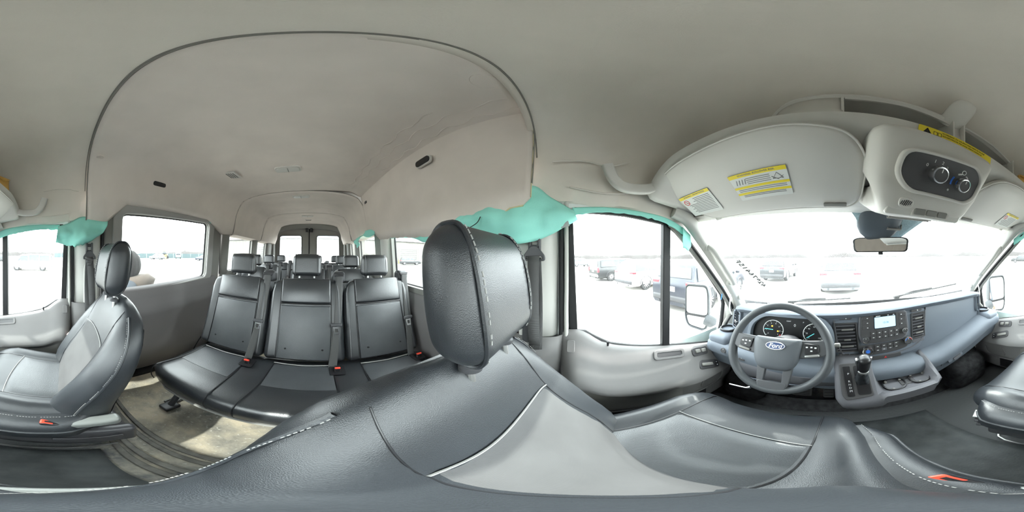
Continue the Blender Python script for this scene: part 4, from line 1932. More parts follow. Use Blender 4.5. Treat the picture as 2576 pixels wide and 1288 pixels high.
# climate panel
cl = thing('climate_panel', 'row of heater buttons between two chrome-ringed dials below the radio', 'control panel', (.02, .735, .60))
plate(rounded([(-.13, -.058), (.13, -.058), (.12, -.105), (.06, -.118), (-.08, -.122), (-.125, -.11)], .02), .003, .010, PANEL, 'faceplate', cl, .003)
k1 = knob((-.086, -.088, .009), .026, .018, cl, name='fan_dial')
plate(at2(rrect(.02, .02, .01), -.086, -.088), .0272, .0278, BLUEP, 'dial_print', k1, 0)
k2 = knob((.118, -.062, .009), .0235, .018, cl, name='temperature_dial')
for q, mm in ((-1, BLUEP), (1, REDP)):
    g = MB()
    g.M = SM
    P = [(.118 + .0165 * math.cos(a), -.062 + .0165 * math.sin(a), .0275) for a in [PI / 2 - q * (.2 + .25 * k) for k in range(6)]]
    g.tube(P, .0016, 5)
    g.build('dial_print', mm, k2)
for k in range(4):
    for b in (-.072, -.094):
        bt = plate(at2(rrect(.028, .017, .003), -.036 + k * .031, b + k * .002), .0095, .0125, DASHL if k == 1 and b < -.08 else PANEL, 'heater_button', cl, .001)
        plate(at2(rrect(.010, .0035, .001), -.036 + k * .031, b + k * .002), .0125, .0129, WHITEP, 'button_print', bt, 0)
hz = plate(at2(rrect(.16, .022, .006), .0, -.145), .003, .010, PANEL, 'switch_strip', cl, .002)
g = MB()
g.M = SM
g.add([(-.008, -.151, .0103), (.008, -.151, .0103), (0, -.138, .0103)], [(0, 1, 2)])
g.build('hazard_symbol', REDP, hz)

absorb(cl, 'faceplate', 'climate_panel')

# centre vents and tissue slots
def centre_vent(label, cx, cz, w, h, skew, blank):
    v = thing('air_vent', label, 'vent', SM @ Vector((cx, cz, 0)), 'dashboard air vents')
    o = [(-w / 2 - skew, h / 2), (w / 2 - skew * .2, h / 2), (w / 2 + skew, -h / 2), (-w / 2 + skew * .4, -h / 2)]
    o = at2(o, cx, cz)
    oo = rounded(at2([(a * 1.0, b) for a, b in [(-w / 2 - skew - .007, h / 2 + .007), (w / 2 - skew * .2 + .007, h / 2 + .007), (w / 2 + skew + .007, -h / 2 - .007), (-w / 2 + skew * .4 - .007, -h / 2 - .007)]], cx, cz), .006)
    g = MB()
    g.M = SM
    g.ring(oo, rounded(o, .003), lambda a, b, q: (a, b, q), .003, .010, cx=(cx, cz))
    g.build('vent_frame', PANEL, v, bevel=.001)
    plate(o, .002, .005, GLOSSB, 'vent_duct', v, 0)
    for k in range(8):
        t = (k + .5) / 8
        b = h / 2 - h * t
        sh = -skew + (skew * 1.4) * t
        g = MB()
        g.M = SM
        g.box((cx + sh * .6, cz + b, .006), (w * .97, .010, .003), Matrix.Rotation(.6, 3, 'X'))
        g.build('slat', DASHL, v)
    for k in (1, 4, 6):
        t = (k + .5) / 8
        g = MB()
        g.M = SM
        g.rbox((cx + .004, cz + h / 2 - h * t, .010), (w * (.62 if k != 4 else .36), .009, .007), .003)
        g.build('vent_tab', FRAMEG, v)
    if blank:
        plate(at2(rrect(w * .95, .024, .004), cx + skew, cz - h / 2 - .022), .003, .006, DASHL, 'blank_panel', v, .001)
    absorb(v, 'vent_frame', 'air_vent')


centre_vent('louvred vent left of the radio behind the steering wheel', -.178, -.008, .088, .150, .008, False)
centre_vent('louvred vent between the radio and the glovebox panel', .188, .008, .070, .140, -.004, True)
for cx, cz in ((-.183, .098), (.185, .098)):
    o = plate(at2(rrect(.062, .016, .008), cx, cz), .003, .007, PANEL, 'tissue_slot', DB, .001)
    plate(at2(rrect(.006, .006, .002), cx + .004, cz), .007, .010, WHITEP, 'slot_tab', o, 0)
for k in range(4):
    o = plate(at2(rrect(.022, .016, .003), -.205 + k * .025, -.107 - .003 * k), .003, .009, PANEL, 'row_switch', DB, .001)
    plate(at2(rrect(.009, .0035, .001), -.205 + k * .025, -.107 - .003 * k), .009, .0094, WHITEP, 'button_print', o, 0)
# power socket and usb slot on the ledge below
M = frame((.225, .652, .468), (1, 0, .12), (0, .25, 1))
g = MB()
g.M = M
g.lathe([(.019, 0), (.019, .008), (.012, .010), (.012, -.002)], (0, 0, 0), None, 24)
so = g.build('power_socket', STEEL, DB, smooth=50)
g = MB()
g.M = M
g.lathe([(.0125, .001), (1e-4, .001)], (0, 0, .001), None, 20)
g.build('socket_hole', GLOSSB, so)
g = MB()
g.M = M
g.prism(at2(rrect(.035, .024, .004), -.058, -.004), lambda a, b, q: (a, b, q), .0, .004)
us = g.build('usb_plate', DASHL, DB, bevel=.001)
g = MB()
g.M = M
g.prism(at2(rrect(.006, .012, .001), -.056, -.004), lambda a, b, q: (a, b, q), .003, .0046)
g.build('usb_slot', GLOSSB, us)

# ---- end pods: cup holders and outer vents
for s, lab in ((-1, 'driver'), (1, 'passenger')):
    g = MB()
    g.rbox((s * .775, .745, .605), (.135, .20, .075), .03, n=3)
    g.build('end_pod', DASH, DB)
    g = MB()
    g.lathe([(.047, 0), (.047, .022), (.040, .024), (.038, .004), (1e-4, .003)], (s * .772, .745, .632), None, 28)
    c = g.build('cup_holder', GLOSSB, DB, smooth=50)
    v = thing('air_vent', 'slatted corner vent at the %s end of the dashboard' % lab, 'vent', (s * .70, .77, .70), 'dashboard air vents')
    VM = frame((s * .715, .755, .715), (1, s * .55, 0), (0, .12, 1))
    g = MB()
    g.M = VM
    g.ring(rrect(.075, .115, .014), rrect(.060, .100, .010), lambda a, b, q: (a, b, q), -.01, .008)
    g.build('vent_frame', DASH, v, bevel=.001)
    g = MB()
    g.M = VM
    g.prism(rrect(.062, .102, .010), lambda a, b, q: (a, b, q), -.01, .0)
    g.build('vent_duct', GLOSSB, v)
    for k in range(6):
        g = MB()
        g.M = VM
        g.box((0, -.040 + k * .016, .003), (.060, .009, .002), Matrix.Rotation(.6, 3, 'X'))
        g.build('slat', DASHL, v)
    g = MB()
    g.M = VM
    g.rbox((0, -.008, .008), (.03, .010, .008), .003)
    g.build('vent_tab', STEEL, v)
    absorb(v, 'vent_frame', 'air_vent')

# lights switch and dimmer left of the wheel
LM = frame((-.68, .652, .575), (1, 0, 0), (0, .2, 1))
ls = knob((-.045, -.02, .0), .016, .014, DB, M=LM, ring=PANEL, name='headlamp_knob')
for a in (.0, .06):
    g = MB()
    g.M = LM
    g.prism(at2(rrect(.032, .040, .006), a, -.03), lambda u, v, w: (u, v, w), 0, .008)
    o = g.build('dimmer_switch', PANEL, DB, bevel=.002)
    g = MB()
    g.M = LM
    g.prism(at2(rrect(.007, .012, .001), a, -.03), lambda u, v, w: (u, v, w), .008, .0085)
    g.build('button_print', WHITEP, o)
# knee panel under the column
g = MB()
rows = []
for k in range(21):
    x = -.66 + .46 * k / 20
    rows.append([(x, y, z) for y, z in ((.655, ledge(x) - .05), (.64, .48), (.655, .42), (.70, .36), (.80, .32))])
g.grid(rows)
g.build('knee_panel', DASHL, DB, smooth=50, solid=.006)
g = MB()
g.tube(smoothpath([(-.66, .645, .50), (-.655, .64, .44), (-.60, .652, .40), (-.45, .67, .385), (-.30, .67, .39)], 6), .005, 6)
g.build('knee_panel_lip', DASH, DB)

# ---- instrument cluster
CM = frame((-.415, .728, .708), (1, 0, 0), (0, .22, 1))
ic = thing('instrument_cluster', 'black instrument cluster with two round dials behind the steering wheel', 'gauge cluster', CM @ Vector((0, 0, 0)))
g = MB()
g.M = CM
hood = rounded([(-.205, -.075), (.205, -.075), (.20, .02), (.15, .088), (-.13, .088), (-.20, .03)], .05)
inn = rounded([(-.188, -.072), (.188, -.072), (.184, .015), (.135, .074), (-.12, .074), (-.184, .02)], .045)
g.ring(hood, inn, lambda a, b, q: (a, b, q), -.01, .03, cx=(0, 0))
g.build('hood', DASH, ic, bevel=.004)
plate(inn, -.008, .0, GAUGE, 'gauge_panel', ic, 0, CM)


def dial(cx, cz, r, nd, val, digits, name):
    g = MB()
    g.M = CM
    A = [math.radians(225 - 270 * k / 40) for k in range(41)]
    g.tube([(cx + r * math.cos(a), cz + r * math.sin(a), .002) for a in A], .0018, 5)
    rg = g.build(name, WHITEP, ic)
    g = MB()
    g.M = CM
    for k in range(nd):
        a = math.radians(225 - 270 * k / (nd - 1))
        R = Matrix.Rotation(a, 3, 'Z')
        g.box(Vector((cx, cz, .002)) + R @ Vector((r * .90, 0, 0)), (r * .12, .0014, .001), R)
    g.build('tick_marks', WHITEP, rg)['kind'] = 'stuff'
    g = MB()
    for k, d in enumerate(digits):
        a = math.radians(225 - 270 * k / (len(digits) - 1))
        text_mb(g, d, r * .20, CM @ Matrix.Translation((cx + r * .68 * math.cos(a), cz + r * .68 * math.sin(a), .002)), .0003)
    g.build('numerals', WHITEP, rg)
    a = math.radians(val)
    R = Matrix.Rotation(a, 3, 'Z')
    g = MB()
    g.M = CM
    g.box(Vector((cx, cz, .004)) + R @ Vector((r * .42, 0, 0)), (r * .84, .003, .001), R)
    g.build('needle', TEALP, rg)
    return rg


d1 = dial(-.082, .0, .050, 8, 180, '01234567', 'tachometer')
d2 = dial(.112, -.004, .050, 11, 215, ['0', '20', '40', '60', '80', '100', '120'], 'speedometer')
for a, b in ((-.088, .018), (-.058, -.006)):
    plate(at2(rrect(.008, .007, .002), a, b), .002, .003, AMBER, 'warning_lamp', d1, 0, CM)
plate(at2(rrect(.007, .006, .002), -.047, -.026), .002, .003, REDP, 'warning_lamp', d1, 0, CM)
for cx in (-.012, .048):
    g = MB()
    g.M = CM
    g.tube([(cx + .019 * math.cos(a), -.030 + .016 * math.sin(a), .002) for a in [math.radians(200 + 14 * k) for k in range(11)]], .0016, 5)
    g.build('small_gauge', WHITEP, ic)
g = MB()
text_mb(g, '0', .020, CM @ Matrix.Translation((.022, .032, .002)), .0003)
text_mb(g, '42007', .009, CM @ Matrix.Translation((-.008, .052, .002)), .0003)
text_mb(g, 'P', .010, CM @ Matrix.Translation((.062, .05, .002)), .0003)
g.build('display_digits', WHITEP, ic)['kind'] = 'stuff'
plate(at2(rrect(.006, .004, .001), .004, -.046), .001, .002, REDP, 'warning_lamp', ic, 0, CM)
for k in range(4):
    plate(at2(rrect(.006, .004, .001), .014 + k * .009, -.047), .001, .002, WHITEP, 'warning_lamp', ic, 0, CM)

absorb(ic, 'hood', 'instrument_cluster')

# ---- steering wheel
th = math.radians(27)
WM = frame((-.408, .530, .722), (1, 0, .03), (0, math.sin(th), math.cos(th)))
sw = thing('steering_wheel', 'dark grey steering wheel with oval maker badge in front of driver seat', 'steering wheel', (-.408, .53, .722))
g = MB()
g.M = WM
R0 = .177
rings = []
for k in range(72):
    a = 2 * PI * k / 72
    e = Vector((math.cos(a), math.sin(a), 0))
    fat = 1 + .12 * math.exp(-((abs(math.cos(a)) - .95) / .12) ** 2)
    rings.append([e * (R0 + .0155 * fat * math.cos(q)) + Vector((0, 0, .0165 * fat * math.sin(q))) for q in [2 * PI * j / 14 for j in range(14)]])
g.loft(rings + [rings[0]], caps=False)
g.build('rim', mat('wheel_rim_vinyl', (.055, .06, .066), .5, .5, bump=.25, bump_scale=700), sw, smooth=80)
HUB = mat('wheel_hub_vinyl', (.085, .093, .103), .5, .45, bump=.12, bump_scale=900)
hubo = rounded([(-.082, .046), (.082, .046), (.088, .03), (.074, -.050), (.050, -.084), (-.050, -.084), (-.074, -.050), (-.088, .03)], .03, 6)
g = MB()
g.M = WM
rings = []
for k, w in ((1.0, -.012), (1.02, .004), (1.0, .016), (.93, .024), (.75, .029), (.45, .031), (.1, .032)):
    rings.append([(a * k, b * k - .004 * (1 - k), w) for a, b in hubo])
g.loft(rings)
hb_ = g.build('airbag_cover', HUB, sw, smooth=60)
g = MB()
g.M = WM
g.lathe([(1e-4, .002), (.8, .002), (.92, .0015), (1, -.001)], n=36)
Mx = WM @ Matrix.Translation((0, .016, .0320)) @ Matrix.Diagonal((.035, .0155, 1, 1)) @ WM.inverted()
g.v = [tuple(Mx @ Vector(p)) for p in g.v]
em = g.build('badge', BADGE, hb_, smooth=50)
g = MB()
g.M = WM
g.tube([(.0325 * math.cos(a), .016 + .0140 * math.sin(a), .0345) for a in [2 * PI * k / 40 for k in range(40)]], .0014, 6, closed=True)
g.build('badge_ring', CHROME, em)
g = MB()
text_mb(g, 'Ford', .024, WM @ Matrix.Translation((0, .0155, .0346)), .0004, shear=.3)
g.build('badge_script', CHROME, em)
SPK = mat('wheel_spoke_plastic', (.075, .077, .083), .45, .5)
for q in (-1, 1):
    g = MB()
    g.M = WM
    g.prism(rounded([(q * .07, .042), (q * .172, .044), (q * .175, -.006), (q * .15, -.022), (q * .074, -.030)], .012), lambda a, b, w: (a, b, w), -.010, .012)
    sp = g.build('spoke', SPK, sw, bevel=.004)
    g = MB()
    g.M = WM
    g.prism(rounded([(q * .090, .033), (q * .140, .028), (q * .142, -.004), (q * .096, -.012)], .008), lambda a, b, w: (a, b, w), .010, .018)
    sp2 = g.build('switch_pad', GLOSSB, sp, bevel=.002)
    g = MB()
    g.M = WM
    for a, b in ((.103, .018), (.118, .018), (.131, .016), (.118, .004)):
        g.prism(at2(rrect(.007, .005, .001), q * a, b), lambda u, v, w: (u, v, w), .018, .0186)
    g.build('switch_print', WHITEP, sp2)
    g = MB()
    g.M = WM
    g.rbox((q * .120, -.016, .012), (.048, .010, .014), .004, Matrix.Rotation(q * .12, 3, 'Z'))
    g.build('switch_trim', STEEL if q > 0 else FRAMEG, sp)
    g = MB()
    g.M = WM
    g.prism(rounded([(q * .030, -.062), (q * .062, -.055), (q * .050, -.150), (q * .036, -.168), (q * .030, -.150)], .006), lambda a, b, w: (a, b, w), -.008, .012)
    g.build('lower_spoke', SPK, sw, bevel=.003)
g = MB()
g.M = WM
g.prism(rounded([(-.05, -.135), (.05, -.135), (.044, -.172), (-.044, -.172)], .01), lambda a, b, w: (a, b, w), -.006, .014)
g.build('lower_bridge', SPK, sw, bevel=.004)
g = MB()
g.M = WM
g.lathe([(.05, -.012), (.055, -.05), (.06, -.12), (.058, -.18)], (0, 0, 0), None, 20)
g.build('column_shroud', PANEL, sw, smooth=50)
for q in (-1, 1):
    g = MB()
    g.M = WM
    g.tube([(q * .04, .0, -.06), (q * .12, .010, -.062), (q * .19, .018, -.055)], [.008, .008, .010], 8)
    stk = g.build('stalk', PANEL, sw)
    g = MB()
    g.M = WM
    g.rbox((q * .202, .02, -.054), (.024, .018, .018), .006)
    g.build('stalk_tip', FRAMEG, stk)
# tilt lever glinting below the column
lv = MB()
lv.tube([(-.60, .515, .452), (-.53, .520, .456), (-.515, .525, .462)], [.004, .004, .007], 8)
tag(lv.build('tilt_lever', CHROME), 'thin bright steering tilt lever below the steering wheel', 'lever')

# ---- lower console with gear lever and cup holders
lc = thing('gear_console', 'grey console with gear lever and twin cup holders jutting from dashboard', 'console', (0, .6, .33))
A_ = [(.72, .575), (.685, .560), (.64, .525), (.59, .465), (.555, .418), (.537, .398), (.528, .375), (.535, .345), (.58, .318), (.74, .30)]
B_ = [(.72, .50), (.690, .46), (.682, .418), (.64, .410), (.575, .410), (.548, .424), (.532, .418), (.532, .37), (.58, .325), (.74, .30)]
C_ = [(.72, .53), (.690, .52), (.66, .515), (.63, .50), (.585, .47), (.555, .445), (.542, .43), (.545, .38), (.60, .335), (.74, .31)]
rows = []
for k in range(45):
    x = -.215 + .43 * k / 44
    t = min(1, max(0, (x + .065) / .02))
    u = min(1, max(0, (x - .178) / .02))
    e = max(0, 1 - (x + .215) / .03, 1 - (.215 - x) / .03)
    row = []
    for a, b, c in zip(A_, B_, C_):
        y = a[0] * (1 - t) + b[0] * t
        z = a[1] * (1 - t) + b[1] * t
        y, z = y * (1 - u) + c[0] * u, z * (1 - u) + c[1] * u
        tap = 1 - .28 * max(0, (.42 - z) / .12) * (1 if z < .42 else 0)
        row.append((x * tap, y + .012 * e, z - .012 * e * e))
    rows.append(row)
g = MB()
g.grid(rows)
g.build('console_shell', DASHL, lc, smooth=45, solid=.006)
for k in (0, 44):
    g = MB()
    g.add(rows[k] + [(rows[k][0][0], .74, .30)], [tuple(range(len(A_) + 1))])
    g.build('console_side', DASHL, lc)
GM = frame((-.138, .6125, .495), (1, 0, 0), (0, .62, .785))
o = plate(rounded([(-.062, .085), (.058, .085), (.058, -.095), (-.042, -.11), (-.055, -.08)], .012), -.004, .006, PANEL, 'shift_plate', lc, .003, GM)
g = MB()
g.M = GM
g.prism(rounded([(-.048, .07), (-.016, .07), (-.010, -.09), (-.035, -.09)], .006), lambda a, b, w: (a, b, w), .006, .009)
g.build('gate_label', GLOSSB, o, bevel=.001)
g = MB()
for k, ch in enumerate('PRNDM'):
    text_mb(g, ch, .014, GM @ Matrix.Translation((-.026 + .001 * k, .030 - (0 if k == 0 else .022) - .017 * k, .0095)), .0003)
g.build('gate_letters', WHITEP, o)['kind'] = 'stuff'
g = MB()
g.M = GM
g.prism(rounded([(-.004, .07), (.05, .07), (.05, -.085), (.002, -.085)], .01), lambda a, b, w: (a, b, w), .006, .0075)
g.build('boot_well', GLOSSB, o)
g = MB()
sp0 = Vector((-.114, .60, .500))
ax = Vector((0.0, -.28, .96)).normalized()
Rb = frame((0, 0, 0), (1, 0, 0), Vector((0, .96, .28))).to_3x3()
rings = []
for k in range(12):
    t = k / 11
    r = .034 - .016 * t
    ring = []
    for j in range(24):
        a = 2 * PI * j / 24
        rr = r * (1 + .09 * math.sin(a * 5 + t * 5) * (1 - t) + .06 * math.sin(t * 22))
        ring.append(sp0 + ax * (.085 * t) + Rb @ Vector((rr * math.cos(a) * .8, rr * math.sin(a), 0)))
    rings.append(ring)
g.loft(rings)
g.build('gear_boot', LEATH, lc, smooth=60)
g = MB()
kc = sp0 + ax * .135
g.rbox(kc, (.044, .050, .105), .020, Rb, n=4, fn=lambda p: (p.x * (1 + 2.6 * p.z), p.y * (1 + 2.8 * p.z), p.z))
kb = g.build('gear_knob', GLOSSB, lc, smooth=60)
for q in (-1, 1):
    g = MB()
    g.tube([kc + Rb @ Vector((q * (.0225 * (1 + 2.6 * z)), .004 + z * .1, z)) for z in (-.045, -.02, .01, .035)], .006, 8, flat=.6)
    g.build('knob_trim', CHROME, kb)
g = MB()
g.rbox(kc + Rb @ Vector((-.028, .0, .028)), (.010, .018, .028), .004, Rb)
g.build('knob_button', CHROME, kb)
g = MB()
g.lathe([(.020, 0), (.021, .014), (.018, .018)], kc - ax * .062, Rb, 18)
g.build('knob_collar', STEEL, kb)
for cx, cy_ in ((.018, .610), (.138, .617)):
    g = MB()
    g.lathe([(.050, .0), (.050, .016), (.045, .018), (.043, .003), (1e-4, .002)], (cx, cy_, .408), None, 32)
    c = g.build('cup_holder', GLOSSB, lc, smooth=50)  # shallow cup coloured black to imitate the shade of a deep well
    for a in (.6, 2.4, 4.3):
        g = MB()
        g.rbox((cx + .040 * math.cos(a), cy_ + .040 * math.sin(a), .416), (.012, .012, .018), .003)
        g.build('cup_grip', FRAMEG, c)
g = MB()
g.rbox((.078, .615, .411), (.07, .05, .012), .005)
g.build('cup_bridge', PANEL, lc)

# ---- pedals
for lab, x, y, z, w, h in (('wide rubber brake pedal under the steering wheel', -.375, .80, .20, .10, .07), ('narrow tall accelerator pedal right of the brake pedal', -.245, .84, .185, .055, .13)):
    p = thing('pedal', lab, 'pedal', (x, y, z - .06), 'foot pedals')
    PM = frame((x, y, z), (1, 0, 0), (0, .5, .86))
    plate(rrect(w, h, .012), -.008, .008, RUBFOOT, 'pad', p, .003, PM)
    for k in range(5):
        g = MB()
        g.M = PM
        g.box((0, -h * .36 + k * h * .18, .009), (w * .8, .005, .003))
        g.build('grip_rib', GLOSSB, p)
    MB().tube([(x, y + .01, z), (x, y + .10, z + .14), (x, y + .14, z + .30)], .010, 8).build('arm', SEAL, p)

# ------------------------------------------------------------------ overhead shelf, console, visors, mirrors
OS = thing('overhead_shelf', 'pale grey overhead storage shelf spanning the cab above the windshield', 'shelf', (0, .35, 1.44))


def lip(x):
    e = min(1, max(0, (abs(x) - .60) / .165))
    return .298 + .02 * math.cos(x * 2) - .02 - .012 * e * e, 1.438 - .085 * e ** 2.2


g = MB()
rows = []
for k in range(65):
    x = -.78 + 1.56 * k / 64
    y, z = lip(x)
    rows.append([(x, a, b) for a, b in ((y + .26, 1.458), (y + .10, max(z, 1.43 - .05) + .006), (y + .03, z + .010), (y + .008, z + .008), (y, z), (y + .002, z - .02), (y + .012, z - .038), (y + .03, z - .046), (.40, min(1.345, z - .06)), (.50, min(1.285, z - .075)), (.545, 1.255))])
g.grid(rows)
g.build('shelf_body', PALE, OS, smooth=50, solid=.008)
for s in (-1, 1):
    g = MB()
    path = smoothpath([(s * .735, .300, 1.362), (s * .762, .265, 1.348), (s * .778, .215, 1.345), (s * .782, .172, 1.350), (s * .782, .142, 1.372), (s * .780, .124, 1.405), (s * .778, .112, 1.440)], 5)
    rings = []
    for i, p in enumerate(path):
        t = (path[min(i + 1, len(path) - 1)] - path[max(i - 1, 0)]).normalized()
        e1 = Vector((s, 0, 0)) - t * t.x * s
        e1.normalize()
        e2 = t.cross(e1)
        rings.append([p + e1 * (.014 * spow(math.cos(q), .4)) + e2 * (.020 * spow(math.sin(q), .4)) for q in [2 * PI * k / 16 for k in range(16)]])
    g.loft(rings)
    g.build('end_bracket', PALE, OS, smooth=50)
# upper open tray with two openings
zr, yr = 1.60, .372
Rrail = smoothpath([(-.40, .40, 1.455), (-.375, .385, 1.51), (-.33, .365, 1.575), (-.25, .352, 1.60), (-.10, .352, 1.605), (.12, .362, 1.602), (.35, .372, 1.597), (.50, .376, 1.585), (.59, .385, 1.54), (.63, .40, 1.47)], 6)
g = MB()
rings = []
for i, p in enumerate(Rrail):
    rings.append([p + Vector((0, a, b)) for a, b in ((-.006, .0), (.0, .016), (.03, .022), (.12, .022), (.12, -.004), (.03, -.008), (.0, -.010))])
g.loft(rings)
g.build('tray_rail', PALE, OS, smooth=50)


def solid(x0, x1, name):
    g = MB()
    rows = []
    for k in range(9):
        x = x0 + (x1 - x0) * k / 8
        zt = interp(x, [(p.x, p.z) for p in Rrail])
        yt = interp(x, [(p.x, p.y) for p in Rrail])
        rows.append([(x, yt + .004, zt - .004), (x, yt + .0, (zt + 1.44) / 2), (x, lip(x)[0] + .035, 1.446)])
    g.grid(rows)
    return g.build(name, PALE, OS, smooth=60, solid=.006)


solid(-.385, -.195, 'tray_face')
solid(.105, .150, 'tray_divider')
solid(.49, .615, 'tray_face')
for x in (-.195, .105, .15, .49):
    g = MB()
    g.box((x, .41, 1.52), (.006, .13, .15))
    g.build('tray_wall', PALE, OS)
g = MB()
g.box((.15, .475, 1.53), (.80, .008, .17))
g.build('tray_back', FRAMEG, OS)
for a, b in ((-.19, .10), (.155, .485)):
    P = [(a, .350, 1.588), ((a + b) / 2, .352, 1.590), (b, .362, 1.584)]
    MB().tube(P, .006, 6).build('opening_bead', PALE, OS)
    P = [(a, .338, 1.452), ((a + b) / 2, .334, 1.452), (b, .336, 1.452)]
    MB().tube(P, .006, 6).build('opening_bead', PALE, OS)
# moulded tongue up to the roof
g = MB()
rings = []
for t, y, z, w, h in ((0, .380, 1.600, .050, .030), (.25, .352, 1.625, .046, .028), (.5, .330, 1.648, .046, .024), (.75, .312, 1.668, .044, .020), (.95, .298, 1.684, .034, .016), (1, .292, 1.692, .012, .010)):
    rings.append([(.118 + w * math.cos(q), y + h * math.sin(q) * .5, z + h * math.sin(q)) for q in [2 * PI * k / 14 for k in range(14)]])
g.loft(rings)
g.build('roof_tongue', PALE, OS, smooth=60)
# yellow warning strip on the lip
YM = frame((.085, lip(.085)[0] - .003, 1.420), (1, .0, .0), (0, -.12, 1))
yl = plate(rrect(.262, .034, .005), .0, .0015, YELL, 'warning_strip', OS, 0, YM)
g = MB()
g.M = YM
g.add([(-.122, -.011, .002), (-.096, -.011, .002), (-.109, .012, .002)], [(0, 1, 2)])
g.build('warning_triangle', GLOSSB, yl)
g = MB()
for k, (t, b) in enumerate((('WARNING: Do not place heavy items on this shelf', .0095), ('ADVERTENCIA: No poner objetos pesados en', 0), ('AVERTIR: Ne pas poser d\'objets lourds sur', -.0095))):
    text_mb(g, t, .0078, YM @ Matrix.Translation((-.068, b, .002)), .0002, align='LEFT')
text_mb(g, '!', .014, YM @ Matrix.Translation((-.109, -.002, .0024)), .0002)
g.build('warning_text', mat('dark_print', (.12, .09, .02), .7), yl)['kind'] = 'stuff'
g = MB()
g.M = YM
for q in (-1, 1):
    g.ring(at2(rrect(.011, .014, .001), -.081 + q * .006, 0), at2(rrect(.008, .011, .001), -.081 + q * .006, 0), lambda a, b, w: (a, b, w), .0015, .0019)
g.build('manual_symbol', MATS['dark_print'], yl)

# ---- sun visors
VS = Vector((0, .20, -.132)).normalized()


def visor(name, label, x0, x1, inner, labels):
    v = thing(name, label, 'sun visor', ((x0 + x1) / 2, .4, 1.33), 'sun visors')
    VM = frame(((x0 + x1) / 2, .292, 1.392), (1, 0, 0), -VS)     # local y runs back/up, z faces down and back
    hw = (x1 - x0) / 2
    L = .262
    si = 1 if inner > 0 else -1
    P0 = [(-si * hw, -.01), (-si * hw, -.15), (-si * (hw - .10), -L), (-si * (hw - .22), -L + .0), (si * hw, -L - .004), (si * (hw + .0), -.10), (si * (hw - .05), -.02), (si * (hw - .16), .008), (-si * (hw - .12), .008)]
    out = rounded(P0, .06, 6)
    g = MB()
    g.M = VM
    c = (sum(p[0] for p in out) / len(out), sum(p[1] for p in out) / len(out))
    rings = []
    for k, w in ((.98, -.010), (1.0, -.004), (1.0, .005), (.985, .011), (.95, .014), (.6, .016), (.05, .017)):
        rings.append([(c[0] + (a - c[0]) * k, c[1] + (b - c[1]) * k, w) for a, b in out])
    g.loft(rings)
    b = g.build('visor_panel', PALE, v, smooth=50)
    g = MB()
    g.M = VM
    g.tube([Vector((a, b_, .008)) for a, b_ in out], .0035, 6, closed=True)
    g.build('edge_welt', PALE, v)
    g = MB()
    g.M = VM
    g.rbox((si * (hw - .075), -L + .012, .016), (.070, .014, .006), .003)
    fc = g.build('finger_notch', FRAMEG, v)
    g = MB()
    g.M = VM
    g.tube([(-si * (hw - .14), -L - .004, .004), (-si * (hw - .11), -L - .008, .004)], .008, 8)
    g.build('hinge_pin', PALE, v)
    for (a, bb, w, h, kind) in labels:
        LM_ = VM @ Matrix.Translation((a - (x0 + x1) / 2, bb, .0185))
        lb = plate(rrect(w, h, .004), 0, .0008, LABEL, 'caution_label', v, 0, LM_)
        plate([(-w / 2, h / 2), (w / 2, h / 2), (w / 2, h / 2 - .013), (-w / 2, h / 2 - .013)], .0008, .0012, YELL, 'label_header', lb, 0, LM_)
        g = MB()
        if kind == 1:
            text_mb(g, 'WARNING / ADVERTENCIA', .0085, LM_ @ Matrix.Translation((.004, h / 2 - .0065, .0014)), .0002)
            g.M = LM_
            for k in range(11):
                ww = w * (.60 if k < 4 else .86) * random.uniform(.8, 1)
                x_ = w * .43 - ww
                g.box((x_ + ww / 2, h / 2 - .021 - k * .0068, .0011), (ww, .0022, .0005))
            tx = g.build('label_text', GREYP, lb)
            g = MB()
            g.M = LM_
            g.tube([(-w * .36 + .012 * math.cos(q), h / 2 - .031 + .012 * math.sin(q), .0012) for q in [2 * PI * k / 24 for k in range(24)]], .0012, 5, closed=True)
            g.tube([(-w * .36 - .008, h / 2 - .031 + .008, .0012), (-w * .36 + .008, h / 2 - .031 - .008, .0012)], .0011, 5)
            g.build('prohibition_sign', REDP, lb)
        else:
            text_mb(g, 'WARNING: ROLLOVER RISK', .0085, LM_ @ Matrix.Translation((0, h / 2 - .0065, .0014)), .0002)
            g.M = LM_
            for k in range(4):
                g.box((.0, h / 2 - .021 - k * .0062, .0011), (w * .42, .002, .0005))
            for k in range(2):
                g.box((0, h / 2 - .058 - k * .006, .0011), (w * .88, .002, .0005))
                g.box((0, h / 2 - .080 - k * .005, .0011), (w * .80, .002, .0005))
            for q in range(4):
                g.box((-w * .40 + q * .009, h / 2 - .030, .0011), (.003, .018, .0005), Matrix.Rotation(-.3, 3, 'Z'))
            g.build('label_text', GREYP, lb)
            for bb2 in (h / 2 - .050, h / 2 - .073):
                plate([(-w / 2, bb2 + .004), (w / 2, bb2 + .004), (w / 2, bb2 - .004), (-w / 2, bb2 - .004)], .0008, .0012, YELL, 'label_header', lb, 0, LM_)
            g = MB()
            g.M = LM_
            g.tube([(w * .33 - .014, h / 2 - .038, .0012), (w * .33 + .014, h / 2 - .038, .0012), (w * .33, h / 2 - .019, .0012)], .0011, 5, closed=True)
            g.tube([(w * .33 - .016, h / 2 - .030, .0012), (w * .33, h / 2 - .041, .0012), (w * .33 + .016, h / 2 - .030, .0012)], .001, 5)
            g.build('rollover_symbol', GREYP, lb)
    return v


visor('sun_visor', 'pale grey driver sun visor with two yellow-headed warning labels', -.765, -.135, 1, [(-.655, -.165, .150, .105, 1), (-.41, -.150, .165, .098, 2)])
visor('sun_visor', 'pale grey passenger sun visor right of the fan dial console', .245, .775, -1, [(.60, -.185, .14, .10, 1)])

